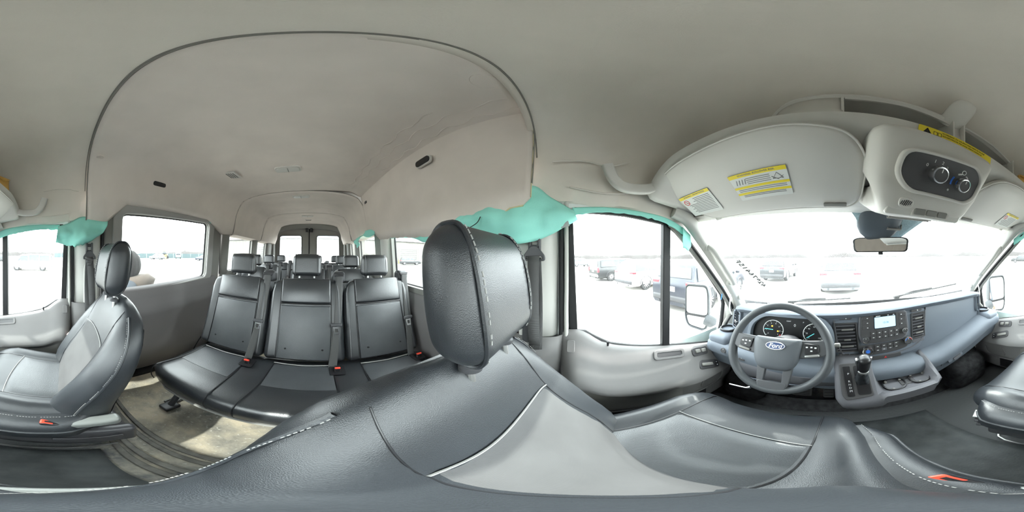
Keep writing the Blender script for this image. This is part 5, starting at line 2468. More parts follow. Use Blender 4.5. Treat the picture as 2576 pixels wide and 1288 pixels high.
# ---- overhead control console
OC = thing('overhead_console', 'pale overhead console with two chrome-ringed fan dials', 'console', (.035, .38, 1.2))
slope = Vector((0, -.115, .19)).normalized()
FM = frame((.035, .310, 1.290), (1, 0, 0), slope)            # z faces down-back to the seats
g = MB()
prof = [(.30, 1.402), (.276, 1.390), (.272, 1.375), (.292, 1.335), (.338, 1.258), (.368, 1.212), (.386, 1.196), (.41, 1.190), (.47, 1.212), (.53, 1.250), (.545, 1.285)]
rows = []
for k in range(29):
    t = -1 + 2 * k / 28
    e = (1 - abs(t) ** 12) ** .5
    row = []
    for (y, z) in prof:
        w = interp(z, [(1.19, .150), (1.25, .178), (1.40, .190)])
        yy = .47 + (y - .47) * (.55 + .45 * e)
        zz = 1.36 + (z - 1.36) * (.45 + .55 * e)
        row.append((.035 + w * t, yy, zz))
    rows.append(row)
g.grid(rows)
g.build('console_shell', PALE, OC, smooth=60, solid=.004)
g = MB()
g.M = FM
oc_o = rounded([(-.112, .040), (.085, .056), (.118, .028), (.116, -.030), (.090, -.052), (-.085, -.052), (-.118, -.018)], .028)
g.ring([(a * 1.10, b * 1.18) for a, b in oc_o], oc_o, lambda a, b, w: (a, b, w), -.006, .012)
g.build('dial_bezel', PALE, OC, bevel=.004)
dp = plate(oc_o, -.004, .008, PANEL, 'dial_panel', OC, .001, FM)
OCf = FM
k1 = knob((-.030, .0, .008), .0225, .024, OC, M=FM, name='fan_dial')
k2 = knob((.050, -.006, .008), .0205, .024, OC, M=FM, name='temperature_dial')
g = MB()
for ch, a in (('0', 150), ('1', 112), ('2', 76), ('3', 44), ('4', 12)):
    text_mb(g, ch, .012, FM @ Matrix.Translation((-.030 + .034 * math.cos(math.radians(a)), .034 * math.sin(math.radians(a)), .0085)), .0003)
text_mb(g, '*', .016, FM @ Matrix.Translation((.020, -.034, .0085)), .0003)
g.M = FM
g.tube([(.050 + .030 * math.cos(a), -.006 + .030 * math.sin(a), .0085) for a in [math.radians(125 - 6 * k) for k in range(5)]], .0028, 5)
g.tube([(.050 + .030 * math.cos(a), -.006 + .030 * math.sin(a), .0085) for a in [math.radians(70 - 6 * k) for k in range(5)]], .0022, 5)
g.tube([(.050 + .007 * math.cos(a), .030 + .006 * math.sin(a), .0085) for a in [2 * PI * k / 10 for k in range(10)]], .0013, 5, closed=True)
g.build('dial_numbers', WHITEP, dp)['kind'] = 'stuff'
g = MB()
g.M = FM
g.tube([(.050 + .030 * math.cos(a), -.006 + .030 * math.sin(a), .0085) for a in [math.radians(150 + 9 * k) for k in range(6)]], .0028, 5)
g.build('cold_mark', BLUEP, dp)
# microphone slots
mc = plate(at2(rrect(.038, .026, .012), -.085, -.088), .004, .010, PALE, 'microphone_cover', OC, .001, FM)
for k in range(6):
    g = MB()
    g.M = FM
    g.box((-.098 + k * .005, -.088, .0102), (.002, .018 - abs(k - 2.5) * .003, .001), Matrix.Rotation(-.4, 3, 'Z'))
    g.build('slot', GLOSSB, mc)
# map lamp and switches on the underside edge
UM = frame((.035, .385, 1.205), (1, 0, 0), Vector((0, -.5, .85)))
ml = plate(rounded([(-.13, -.016), (.12, -.020), (.125, .016), (-.12, .018)], .012), -.006, .008, LENS, 'map_lamp', OC, .003, UM)
plate(rounded([(-.055, -.014), (.070, -.014), (.075, .012), (-.050, .014)], .004), .007, .010, PALE, 'switch_plate', OC, .001, UM)
for k in range(3):
    plate(at2(rrect(.034, .018, .004), -.03 + k * .038, 0), .009, .014, FRAMEG, 'lamp_switch', OC, .002, UM)
plate(at2(rrect(.05, .014, .007), .115, .022), .0, .006, FRAMEG, 'sensor_window', OC, .001, UM)
BMx = frame((.02, .42, 1.190), (1, 0, 0), Vector((0, -1, .0)))
for q in (0, .014):
    plate(at2(rrect(.14, .004, .002), -.02, -.01 + q), -.002, .003, FRAMEG, 'groove', OC, 0, BMx)

# ---- rear-view mirror and camera cover
rm = thing('rear_view_mirror', 'black framed rear-view mirror hanging below the camera cover', 'mirror', (0, .7, 1.12))
MM = frame((-.004, .700, 1.126), (1, -.36, 0), (0, .07, 1))
g = MB()
g.M = MM
mo = rounded([(-.124, .028), (-.10, .036), (.10, .036), (.124, .028), (.118, -.030), (-.118, -.030)], .018)
rings = []
for k, w in ((.75, -.030), (.96, -.020), (1.03, -.004), (1.03, .003), (.99, .004)):
    rings.append([(a * k, b * k, w) for a, b in mo])
g.loft(rings)
g.build('mirror_housing', GLOSSB, rm, smooth=50)
g = MB()
g.M = MM
g.prism(mo, lambda a, b, w: (a * .96, b * .90, w), .0035, .005)
g.build('mirror_glass', MIRROR, rm, smooth=0)
g = MB()
g.M = MM
g.rbox((.0, -.036, -.004), (.022, .012, .012), .004)
g.build('dip_lever', GLOSSB, rm)
cv = thing('camera_cover', 'dark grey sensor cover on windshield between console and mirror', 'cover', (-.02, .70, 1.25))
rings = []
for t, w, y, z, d in ((0, .108, .600, 1.285, .10), (.3, .104, .625, 1.250, .085), (.55, .098, .655, 1.212, .070), (.75, .082, .68, 1.185, .055), (.92, .060, .70, 1.168, .035), (1, .050, .71, 1.160, .02)):
    rings.append([(-.018 + w * spow(math.cos(q), .6), y + d * .5 + d * .5 * spow(math.sin(q), .7), z + .35 * d * spow(math.sin(q), .7)) for q in [2 * PI * k / 20 for k in range(20)]])
g = MB()
g.loft(rings)
g.build('cover_shell', mat('sensor_cover_plastic', (.085, .10, .115), .5, .4), cv, smooth=60)
VMx = frame((.045, .655, 1.205), (1, .08, 0), (0, .45, 1))
g = MB()
g.M = VMx
g.ring(rounded([(-.04, -.016), (.03, -.016), (.042, .018), (-.025, .018)], .004), rounded([(-.034, -.012), (.027, -.012), (.036, .014), (-.022, .014)], .003), lambda a, b, w: (a, b, w), -.004, .006)
g.build('grille_frame', FRAMEG, cv)
for k in range(4):
    g = MB()
    g.M = VMx
    g.box((.001, -.008 + k * .006, .001), (.05, .002, .003))
    g.build('slat', GLOSSB, cv)

# ---- grab handles on the A pillars
for s, lab in ((-1, 'driver'), (1, 'passenger')):
    h = thing('grab_handle', 'pale plastic grab handle on the windshield pillar, %s side' % lab, 'handle', (s * .745, .66, 1.0), 'pillar grab handles')
    P = smoothpath([(s * .775, .575, 1.135), (s * .735, .585, 1.110), (s * .715, .615, 1.060), (s * .712, .665, 1.005), (s * .715, .715, .955), (s * .735, .745, .935), (s * .775, .755, .945)], 6)
    g = MB()
    g.tube(P, [.013 + .004 * math.sin(PI * k / len(P)) for k in range(len(P))], 12, flat=1.0)
    g.build('grip', PILLAR, h, smooth=70)
    for yy, zz in ((.58, 1.13), (.755, .942)):
        g = MB()
        g.rbox((s * .768, yy, zz), (.02, .045, .05), .009, n=3)
        g.build('mount', PILLAR, h)

# ---- door mirrors outside
for s, lab in ((-1, 'driver'), (1, 'passenger')):
    m = thing('door_mirror', 'tall black two-part door mirror outside the %s window' % lab, 'mirror', (s * 1.0, .85, .6), 'door mirrors')
    DM = frame((s * 1.13, .84, .70), (1, s * -.32, 0), (0, .03, 1))
    o = rounded([(-.095, .165), (.085, .165), (.098, .10), (.095, -.12), (.07, -.195), (-.07, -.175), (-.098, -.11)], .04)
    g = MB()
    g.M = DM
    rings = []
    for k, w in ((.6, -.10), (.88, -.075), (1.0, -.03), (1.06, .0), (1.05, .012), (1.0, .012), (.98, .0)):
        rings.append([(a * k, b * k, w) for a, b in o])
    g.loft(rings)
    g.build('housing', mat('mirror_housing_plastic', (.05, .055, .06), .5), m, smooth=50)
    up = rounded([(-.09, .155), (.078, .155), (.09, .095), (.09, -.065), (-.09, -.065)], .03)
    dn = rounded([(-.09, -.085), (.088, -.085), (.085, -.125), (.065, -.182), (-.065, -.165)], .025)
    g = MB()
    g.M = DM
    g.prism(up, lambda a, b, w: (a, b, w), .004, .008)
    g.build('upper_glass', MIRROR, m, smooth=0)
    g = MB()
    g.M = DM
    g.prism(dn, lambda a, b, w: (a, b, w), .004, .008)
    g.build('lower_glass', MIRROR, m, smooth=0)
    g = MB()
    g.M = DM
    g.box((0, -.075, .008), (.185, .018, .008))
    g.build('glass_divider', GLOSSB, m)
    g = MB()
    g.tube(smoothpath([(s * 1.06, .87, .60), (s * .99, .885, .575), (s * .925, .88, .555)], 5), .045, 10, flat=1.2)
    g.build('arm', MATS['mirror_housing_plastic'], m, smooth=60)

# ------------------------------------------------------------------ front seat belts
def front_belt(s, y, zt, label, twist):
    b = thing('seat_belt', label, 'seat belt', (s * .82, y, .74), 'front seat belts')
    x = .800
    g = MB()
    for q in (-1, 1):
        g.rbox((s * x, y + q * .017, zt + .055), (.018, .012, .075), .004)
    g.rbox((s * x, y, zt + .030), (.018, .046, .03), .005)
    g.rbox((s * (x + .008), y, zt + .075), (.012, .03, .02), .004)
    g.build('height_adjuster', BELTPL, b)
    g = MB()
    M = frame((s * (x - .006), y, zt), (0, -s, 0), (0, 0, 1))
    g.M = M
    g.ring(rounded([(-.040, -.014), (.040, -.014), (.040, .004), (.012, .040), (-.012, .040), (-.040, .004)], .010), rounded([(-.030, -.007), (.030, -.007), (.028, .003), (-.028, .003)], .004), lambda a, c, w: (a, c, w), -.006, .008, cx=(0, -.002))
    g.build('belt_ring', BELTPL, b, bevel=.003)
    g = MB()
    rows = []
    n = 14
    for i in range(n + 1):
        t = i / n
        z = zt - .001 - (zt - .70) * t
        w = .024
        rows.append([(s * (x - .004 + .018 * t + .004 * math.sin(u * 2 + t * 5)), y + u * w + .006 * math.sin(t * 3), z) for u in (-1, -.5, 0, .5, 1)])
    g.grid(rows)
    g.build('belt_webbing', BELT, b, smooth=60, solid=.0016)
    g = MB()
    rows = []
    for i in range(10):
        t = i / 9
        z = zt + .004 - (zt - .72) * t
        rows.append([(s * (x - .016 + .018 * t - .012 * math.sin(PI * t)), y + u * .021 - .022 * t * twist, z) for u in (-1, 0, 1)])
    g.grid(rows)
    g.build('belt_webbing', BELT, b, smooth=60, solid=.0016)
    if twist:
        g = MB()
        for k in range(3):
            g.rbox((s * (x - .014), y + .002, zt - .012 - .016 * k), (.022, .05 - .01 * k, .020), .008, Matrix.Rotation(.35 - .2 * k, 3, 'X'))
        g.build('bunched_webbing', BELT, b)
    return b


front_belt(-1, -.145, 1.082, 'black front seat belt hanging on the driver-side pillar', 0)
front_belt(1, -.168, 1.062, 'black front seat belt bunched on the passenger-side pillar', 1)

# ------------------------------------------------------------------ deployed curtain airbags
def cloth(name, label, top, bot, m=TEAL, nv=14, bulge=(0, 0, 0), wr=.010, k=8, seed=0, frag=0):
    A = smoothpath(top, k)
    B = smoothpath(bot, k)
    n = max(len(A), len(B))

    def samp(P, t):
        f = t * (len(P) - 1)
        i = min(int(f), len(P) - 2)
        return P[i].lerp(P[i + 1], f - i)
    rows = []
    for j in range(nv + 1):
        v = j / nv
        row = []
        for i in range(n):
            t = i / (n - 1)
            p = samp(A, t).lerp(samp(B, t), v)
            w = noise.noise(Vector((p.y * 9 + seed, p.z * 14, seed * 1.7))) * wr * 1.6 + noise.noise(Vector((p.y * 26 + seed, p.z * 30, 3))) * wr * .5
            p = p + Vector(bulge) * math.sin(PI * v) + Vector((w, 0, 0)) * min(1, v * 3)
            if v > .9 and frag:
                p.z += frag * noise.noise(Vector((p.y * 60, seed, 0)))
            row.append(p)
        rows.append(row)
    g = MB()
    g.grid(rows)
    o = g.build(name, m, None, smooth=80, solid=.0015)
    return tag(o, label, 'airbag', 'deployed curtain airbags')


cloth('curtain_airbag', 'large teal airbag sheet hanging from torn headliner over driver-side pillar',
      [(-.82, -.56, 1.25), (-.81, -.46, 1.30), (-.82, -.36, 1.33), (-.825, -.24, 1.36), (-.825, -.155, 1.372), (-.822, -.09, 1.315), (-.825, -.005, 1.258)],
      [(-.80, -.56, 1.19), (-.785, -.46, 1.185), (-.765, -.36, 1.165), (-.755, -.27, 1.140), (-.762, -.18, 1.130), (-.785, -.08, 1.165), (-.815, .012, 1.222)], bulge=(.040, 0, -.01), wr=.016, seed=2)
cloth('curtain_airbag', 'thin teal airbag strip along the top of the driver door window',
      [(-.84, -.01, 1.275), (-.84, .12, 1.28), (-.835, .26, 1.272), (-.825, .38, 1.255), (-.815, .47, 1.215)],
      [(-.835, -.01, 1.240), (-.838, .12, 1.258), (-.832, .26, 1.250), (-.825, .38, 1.228), (-.815, .47, 1.180)], wr=.006, nv=5, seed=4, frag=.008)
cloth('curtain_airbag', 'ragged teal airbag end dangling by the driver windshield pillar',
      [(-.81, .455, 1.22), (-.808, .48, 1.20), (-.806, .50, 1.185)], [(-.80, .445, 1.125), (-.795, .47, 1.110), (-.80, .495, 1.135)], wr=.01, nv=6, seed=8, frag=.01)
cloth('curtain_airbag', 'teal airbag edge drooping over the driver-side bench window',
      [(-.80, -.55, 1.25), (-.80, -.75, 1.27), (-.80, -1.0, 1.27), (-.80, -1.25, 1.27)], [(-.79, -.55, 1.185), (-.795, -.75, 1.165), (-.79, -.9, 1.205), (-.80, -1.25, 1.235)], wr=.012, nv=6, seed=5)
cloth('curtain_airbag', 'teal airbag pouch sagging below third-row headliner, driver side',
      [(-.74, -1.86, 1.335), (-.74, -2.02, 1.335), (-.74, -2.20, 1.33)], [(-.72, -1.92, 1.22), (-.715, -2.02, 1.185), (-.725, -2.12, 1.22)], bulge=(.03, 0, 0), wr=.02, nv=8, seed=6)
cloth('curtain_airbag', 'crumpled teal airbag scrap at the ceiling rib, driver side',
      [(-.76, -1.50, 1.34), (-.74, -1.60, 1.36), (-.72, -1.70, 1.36)], [(-.755, -1.50, 1.295), (-.73, -1.62, 1.28), (-.70, -1.72, 1.31)], wr=.012, nv=6, seed=16)
cloth('curtain_airbag', 'crumpled teal airbag sheet hanging over passenger-side pillar',
      [(.83, .03, 1.262), (.825, -.04, 1.285), (.815, -.12, 1.325), (.805, -.20, 1.315), (.80, -.29, 1.30)],
      [(.82, .045, 1.155), (.80, -.01, 1.140), (.775, -.08, 1.130), (.77, -.16, 1.155), (.785, -.25, 1.215)], bulge=(-.035, 0, -.01), wr=.022, seed=7, frag=.012)
cloth('curtain_airbag', 'thin teal airbag strip along the top of the passenger door window',
      [(.84, .02, 1.275), (.84, .15, 1.278), (.835, .28, 1.27), (.825, .40, 1.25), (.815, .50, 1.19)],
      [(.835, .02, 1.238), (.838, .15, 1.242), (.832, .28, 1.225), (.825, .40, 1.20), (.815, .50, 1.145)], wr=.006, nv=5, seed=9, frag=.008)
cloth('curtain_airbag', 'teal airbag sliver peeking out above the sliding door window',
      [(.835, -.58, 1.455), (.835, -.80, 1.46), (.835, -1.05, 1.455)], [(.822, -.58, 1.425), (.815, -.80, 1.395), (.822, -1.05, 1.425)], wr=.006, nv=5, seed=11)
cloth('curtain_airbag', 'small teal airbag scrap at the rear corner of the sliding door',
      [(.80, -1.28, 1.45), (.80, -1.40, 1.44), (.80, -1.50, 1.39)], [(.80, -1.28, 1.41), (.795, -1.40, 1.385), (.80, -1.50, 1.33)], wr=.01, nv=5, seed=12)
# tether strap and torn tag on the big sheet
tag(MB().tube(smoothpath([(-.735, -.335, 1.235), (-.728, -.345, 1.212), (-.722, -.375, 1.195), (-.725, -.41, 1.185)], 6), .0045, 6, flat=.4).build('tether_strap', SEAL), 'short dark strap hanging across the large teal airbag', 'strap')
tg = MB()
tg.rbox((-.795, -.035, 1.198), (.003, .030, .020), .001, Matrix.Rotation(.3, 3, 'X'))
tag(tg.build('airbag_tag', mat('grey_tag', (.35, .37, .36), .7)), 'small grey tag near front corner of the large teal airbag', 'tag')

# ------------------------------------------------------------------ loose things
ev = thing('envelope', 'orange paper envelope standing on the shelf end above passenger visor', 'envelope', (.70, .30, 1.45))
EM = frame((.655, .345, 1.515), (.55, -.40, -.10), (.12, .05, 1))
g = MB()
rows = []
for j in range(7):
    rows.append([EM @ Vector((-.055 + .11 * i / 8, -.05 + .10 * j / 6, .008 * math.sin(i * .5) + .004 * math.sin(j))) for i in range(9)])
g.grid(rows)
g.build('sheet', PAPER, ev, smooth=60, solid=.0025)
g = MB()
g.add([EM @ Vector(p) for p in ((-.055, .05, .010), (.055, .05, .010), (.01, .018, .012))], [(0, 1, 2)])
g.build('flap', PAPER, ev, solid=.001)
ts = MB()
for k, (x, y, z, r) in enumerate(((.765, -.045, .545, .020), (.77, -.055, .515, .016), (.76, -.035, .475, .015), (.762, -.02, .44, .022), (.755, -.012, .405, .018))):
    rings = []
    for i in range(7):
        a = -PI / 2 + PI * i / 6
        rings.append([(x + r * .6 * math.cos(a) * math.cos(q) * (1 + .4 * noise.noise(Vector((q * 3, i, k)))), y + r * math.cos(a) * math.sin(q) * (1 + .5 * noise.noise(Vector((q * 2, i * 2, k + 9)))), z + r * 1.25 * math.sin(a)) for q in [2 * PI * j / 10 for j in range(10)]])
    ts.loft(rings)
tag(ts.build('tissue', PINK, None, smooth=70), 'crumpled pink tissue stuffed between passenger seat and door', 'tissue')
g = MB()
rows = [[(-.842 + .004 * j, .795 - .010 * j + u, .905 - .016 * j) for u in (-.004, .004)] for j in range(6)]
g.grid(rows)
tag(g.build('tape_strip', BLUET, None, solid=.001), 'short strip of blue tape on driver windshield pillar seal', 'tape')
for s, lab in ((-1, 'driver'), (1, 'passenger')):
    g = MB()
    g.tube(smoothpath([(s * .80, .815, .86), (s * .795, .80, .82), (s * .79, .785, .765), (s * .785, .80, .72)], 5), .004, 6)
    tag(g.build('wire_strap', WHITEP), 'loose white strap beside the pillar foot, %s side' % lab, 'strap', 'pillar straps')

for u0, t0, u1, t1, lab in ((.30, .985, .86, .845, 'black wiper arm resting across passenger half of the windshield base'), (-.62, .985, -.10, .965, 'black wiper arm low along driver half of the windshield base')):
    w_ = thing('windshield_wiper', lab, 'wiper', ws(u0, 1.0) + Vector((0, .02, .0)), 'windshield wipers')
    n_ = Vector((0, .022, .018))
    P = [ws(u0 + (u1 - u0) * k / 10, t0 + (t1 - t0) * k / 10) + n_ for k in range(11)]
    MB().tube(P, .006, 6).build('blade', SEAL, w_)
    MB().tube([P[0] + Vector((.02, .02, -.01)), P[3] + Vector((0, .012, .010)), P[6] + Vector((0, .006, .008))], [.010, .008, .006], 8).build('arm', SEAL, w_)
    MB().rbox(P[0] + Vector((.02, .02, -.01)), (.05, .04, .03), .012).build('pivot_cap', SEAL, w_)

# ------------------------------------------------------------------ the lot outside
GZ = -.72
GR = bpy.data.materials.new('snow_dusted_gravel')
GR.use_nodes = True
nt = GR.node_tree
b = nt.nodes['Principled BSDF']
b.inputs['Roughness'].default_value = .9
tc = nt.nodes.new('ShaderNodeTexCoord')
n = nt.nodes.new('ShaderNodeTexNoise')
n.inputs['Scale'].default_value = .35
n.inputs['Detail'].default_value = 8
cr = nt.nodes.new('ShaderNodeValToRGB')
cr.color_ramp.elements[0].position = .35
cr.color_ramp.elements[0].color = (.27, .25, .23, 1)
cr.color_ramp.elements[1].position = .62
cr.color_ramp.elements[1].color = (.50, .48, .45, 1)
nt.links.new(tc.outputs['Object'], n.inputs['Vector'])
nt.links.new(n.outputs[0], cr.inputs[0])
# lower exposure behind the van painted as darker ground, pale snow-dusted gravel elsewhere
sp_ = nt.nodes.new('ShaderNodeSeparateXYZ')
nt.links.new(tc.outputs['Object'], sp_.inputs[0])
mr = nt.nodes.new('ShaderNodeMapRange')
mr.inputs[1].default_value = -6
mr.inputs[2].default_value = 2
nt.links.new(sp_.outputs[1], mr.inputs[0])
cr2 = nt.nodes.new('ShaderNodeValToRGB')
cr2.color_ramp.elements[0].position = .35
cr2.color_ramp.elements[0].color = (.042, .039, .035, 1)
cr2.color_ramp.elements[1].position = .65
cr2.color_ramp.elements[1].color = (.075, .070, .062, 1)
nt.links.new(n.outputs[0], cr2.inputs[0])
mx = nt.nodes.new('ShaderNodeMix')
mx.data_type = 'RGBA'
nt.links.new(mr.outputs[0], mx.inputs[0])
nt.links.new(cr2.outputs[0], mx.inputs[6])
nt.links.new(cr.outputs[0], mx.inputs[7])
nt.links.new(mx.outputs[2], b.inputs['Base Color'])
g = MB()
g.grid([[(x, y, GZ) for x in [-220 + 20 * i for i in range(23)]] for y in [-220 + 20 * j for j in range(23)]])
g.build('ground', GR, None, smooth=0)['kind'] = 'structure'

CGLASS = mat('car_glass', (.02, .025, .03), .08, .6)
TYRE = mat('tyre_rubber', (.02, .02, .021), .8)
ALLOY = mat('alloy_wheel', (.5, .5, .52), .35, .5, .8)
TAIL = mat('tail_lamp', (.5, .03, .04), .3)
TRIMB = mat('car_black_trim', (.03, .03, .033), .6)
HLAMP = mat('head_lamp', (.7, .72, .75), .2)


def paint(nm, c):
    return mat('paint_' + nm, c, .28, .5, coat=.15)


def wheel_parts(T, x, y, s, r=.36):
    g = MB()
    R = Matrix.Rotation(-s * PI / 2, 3, 'X')
    g.lathe([(r * .62, -.10), (r * .93, -.11), (r, -.07), (r, .07), (r * .93, .11), (r * .62, .10)], (x, y, r), R, 28)
    t = g.build('wheel', TYRE, None, smooth=50)
    t.parent = T
    g = MB()
    g.lathe([(r * .64, .07), (r * .64, .10), (r * .60, .085), (r * .58, .05), (1e-4, .05)], (x, y, r), R, 24)
    o = g.build('rim_dish', TRIMB, None, smooth=40)
    o.parent = t
    for k in range(10):
        a = 2 * PI * k / 10
        g = MB()
        p = Vector((x, y, r))
        d = Vector((math.cos(a), 0, math.sin(a)))
        g.tube([p + d * .05 + Vector((0, s * .09, 0)), p + d * r * .60 + Vector((0, s * .085, 0))], .020, 6)
        o = g.build('spoke', ALLOY, None)
        o.parent = t


def car(name, label, loc, heading, col, kind='suv', L=4.7, w=.93, detail=True, group='cars parked in the lot', scale=1, cat='car'):
    T = thing(name, label, cat, (loc[0], loc[1], GZ), group)
    T.rotation_euler = (0, 0, heading)
    T.scale = (scale,) * 3
    P = paint(*col)
    if kind == 'suv':
        ST = [(-2.35, .80, 1), (-2.33, 1.0, 1), (-2.26, 1.12, 1), (-2.02, 1.55, .80), (-1.75, 1.66, .78), (-.8, 1.71, .78), (.2, 1.69, .78), (.62, 1.60, .79), (1.22, 1.10, .95), (1.7, 1.04, .93), (2.1, .95, .88), (2.3, .78, .80), (2.36, .55, .70)]
        zb = 1.04
        side = [((-1.98, -1.22), (-2.10, -1.30)), ((-1.12, -.22), (-1.18, -.18)), ((-.10, .55), (-.06, .95))]
    elif kind == 'van':
        ST = [(-2.35, .8, 1), (-2.33, 1.3, .95), (-2.25, 1.75, .84), (-1.9, 1.84, .82), (0, 1.86, .82), (1.0, 1.78, .82), (1.75, 1.12, .92), (2.1, 1.0, .88), (2.3, .8, .8), (2.36, .55, .7)]
        zb = 1.06
        side = [((-2.1, -1.1), (-2.15, -1.1)), ((-1.0, .05), (-1.0, .05)), ((.15, .95), (.15, 1.35))]
    else:  # pickup with bed cap
        ST = [(-2.75, .80, 1), (-2.74, 1.02, 1), (-2.70, 1.10, 1), (-2.62, 1.62, .84), (-2.3, 1.70, .82), (-1.0, 1.72, .82), (-.9, 1.74, .82), (.5, 1.74, .80), (.75, 1.66, .80), (1.35, 1.16, .95), (1.9, 1.12, .94), (2.5, 1.05, .9), (2.68, .85, .85), (2.72, .6, .8)]
        zb = 1.08
        side = [((-2.45, -1.2), (-2.5, -1.15)), ((-.75, .0), (-.8, .0)), ((.1, .62), (.1, 1.0))]
    f = L / (ST[-1][0] - ST[0][0])

    def ring(x, zt, wr):
        wx = w * (1 - .10 * max(0, abs(x) - 1.9) ** 1.5)
        hb = min(zb, zt - .02)
        wt = wx * wr
        h = [(0, .24), (wx * .86, .24), (wx, .36), (wx * 1.01, .62), (wx, hb - .04 if hb > .7 else hb), (wx * .965, hb), (wt if zt > zb + .1 else wx * .93, max(hb, zt - .07)), (wt * .82, zt - .015), (0, zt)]
        return [(x * f, a, z) for a, z in h] + [(x * f, -a, z) for a, z in h[-2:0:-1]]
    g = MB()
    g.loft([ring(*s_) for s_ in ST])
    o = g.build('body', P, None, smooth=38)
    o.parent = T
    o.location = (0, 0, 0)
    body = o
    zr = lambda x: interp(x, [(a, z) for a, z, _ in ST])
    wr_ = lambda x: interp(x, [(a, q) for a, _, q in ST])
    for s in (-1, 1):
        for (t0, t1), (b0, b1) in side:
            pts = []
            for x, top in ((b0, 0), (b1, 0), (t1, 1), (t0, 1)):
                zt = min(zr(t0), zr(t1)) - .11
                wt = w * .80 if kind != 'van' else w * .83
                z = zb + .03 if not top else zt
                k = (z - zb) / (zr((t0 + t1) / 2) - .07 - zb)
                yy = w * .965 + (w * (wr_((t0 + t1) / 2)) - w * .965) * k
                pts.append((x * f, s * (yy + .012), z))
            g = MB()
            q = pts + [(x, y - s * .03, z) for x, y, z in pts]
            g.add(q, [(0, 1, 2, 3), (7, 6, 5, 4), (0, 4, 5, 1), (1, 5, 6, 2), (2, 6, 7, 3), (3, 7, 4, 0)])
            o = g.build('side_window', CGLASS, None, smooth=0)
            o.parent = body
        xr, xf = (-1.42, 1.42) if kind != 'pickup' else (-1.62, 1.72)
        for x in (xr, xf):
            wheel_parts(T, x * f, s * (w - .10), s)
            g = MB()
            g.tube([(x * f + .43 * math.cos(a), s * (w + .002), .36 + .43 * math.sin(a)) for a in [PI * k / 12 for k in range(13)]], .035, 6, flat=.6)
            o = g.build('wheel_arch', TRIMB, None)
            o.parent = body
        xb = ST[0][0] * f
        g = MB()
        if kind == 'suv':
            g.rbox((xb + .13, s * (w - .17), .98), (.24, .36, .12), .03)
        else:
            g.rbox((xb + .04, s * (w - .09), .90), (.12, .13, .36), .03)
        o = g.build('tail_lamp', TAIL, None)
        o.parent = body
        g = MB()
        g.rbox((ST[-1][0] * f - .16, s * (w - .22), .80), (.22, .30, .12), .04)
        o = g.build('head_lamp', HLAMP, None)
        o.parent = body
        g = MB()
        g.rbox((.95 * f, s * (w + .09), 1.12), (.12, .18, .13), .04)
        o = g.build('wing_mirror', P, None)
        o.parent = body
    a, c = ST[2], ST[3]
    g = MB()
    x0, z0, x1, z1 = a[0] + (c[0] - a[0]) * .08, a[1] + .03, a[0] + (c[0] - a[0]) * .85, c[1] - .08
    if kind == 'van':
        x0, z0, x1, z1 = -2.335, 1.10, -2.27, 1.62
    q = [(x0 * f - .02, -w * .80, z0), (x0 * f - .02, w * .80, z0), (x1 * f - .02, w * .68, z1), (x1 * f - .02, -w * .68, z1)]
    q += [(x + .04, y, z) for x, y, z in q]
    g.add(q, [(0, 1, 2, 3), (7, 6, 5, 4), (0, 4, 5, 1), (1, 5, 6, 2), (2, 6, 7, 3), (3, 7, 4, 0)])
    o = g.build('rear_window', CGLASS, None, smooth=0)
    o.parent = body
    # windshield
    fi = [i for i in range(len(ST) - 1) if ST[i][1] > 1.5 and ST[i + 1][1] < 1.2][0]
    a, c = ST[fi], ST[fi + 1]
    g = MB()
    P0 = lambda t: (a[0] + (c[0] - a[0]) * t, a[1] + (c[1] - a[1]) * t)
    (xa, za), (xb_, zb_) = P0(.10), P0(.92)
    q = [(xa * f, -w * .66, za + .012), (xa * f, w * .66, za + .012), (xb_ * f, w * .80, zb_ + .012), (xb_ * f, -w * .80, zb_ + .012)]
    q += [(x - .02, y, z - .03) for x, y, z in q]
    g.add(q, [(0, 1, 2, 3), (7, 6, 5, 4), (0, 4, 5, 1), (1, 5, 6, 2), (2, 6, 7, 3), (3, 7, 4, 0)])
    o = g.build('windshield', CGLASS, None, smooth=0)
    o.parent = body
    g = MB()
    g.rbox((ST[0][0] * f + .06, 0, .46), (.22, w * 1.86, .20), .06)
    o = g.build('rear_bumper', TRIMB if kind != 'pickup' else ALLOY, None)
    o.parent = body
    g = MB()
    g.rbox((ST[-1][0] * f - .06, 0, .46), (.20, w * 1.75, .22), .06)
    o = g.build('front_bumper', TRIMB, None)
    o.parent = body
    if detail:
        for s in (-1, 1):
            g = MB()
            g.tube([(ST[0][0] * f - .03, s * .55, .30), (ST[0][0] * f + .12, s * .55, .31)], .045, 10)
            o = g.build('tailpipe', TRIMB, None)
            o.parent = T
        g = MB()
        g.rbox((ST[0][0] * f - .01, 0, .78), (.02, .34, .16), .004)
        o = g.build('number_plate', WHITE, None)
        o.parent = body
    return T


H = PI / 2
car('car', 'dark blue SUV parked nearest beyond the driver mirror', (-5.1, 5.2), H + .22, ('navy', (.006, .009, .018)))
car('car', 'white SUV parked between the dark pickup and the blue SUV', (-9.6, 4.9), H + .28, ('white', (.75, .76, .77)))
car('pickup_truck', 'dark grey pickup truck with bed cap left of the white SUV', (-13.6, 4.0), H + .30, ('charcoal', (.014, .015, .016)), 'pickup', 5.4, cat='truck')
car('car', 'dark SUV ahead beyond the painted windshield number', (-4.3, 13.0), H, ('graphite', (.022, .024, .027)))
car('car', 'pale SUV parked straight ahead of the dashboard screen', (.2, 9.6), H, ('silver', (.09, .10, .11)))
car('car', 'white minivan parked side-on beyond the passenger window', (18.0, 3.6), H, ('white', (.75, .76, .77)), 'van', 4.8)
car('car', 'dark car parked farther back, left of white minivan', (34.0, 14.5), H + .4, ('charcoal', (.014, .015, .016)), detail=False)
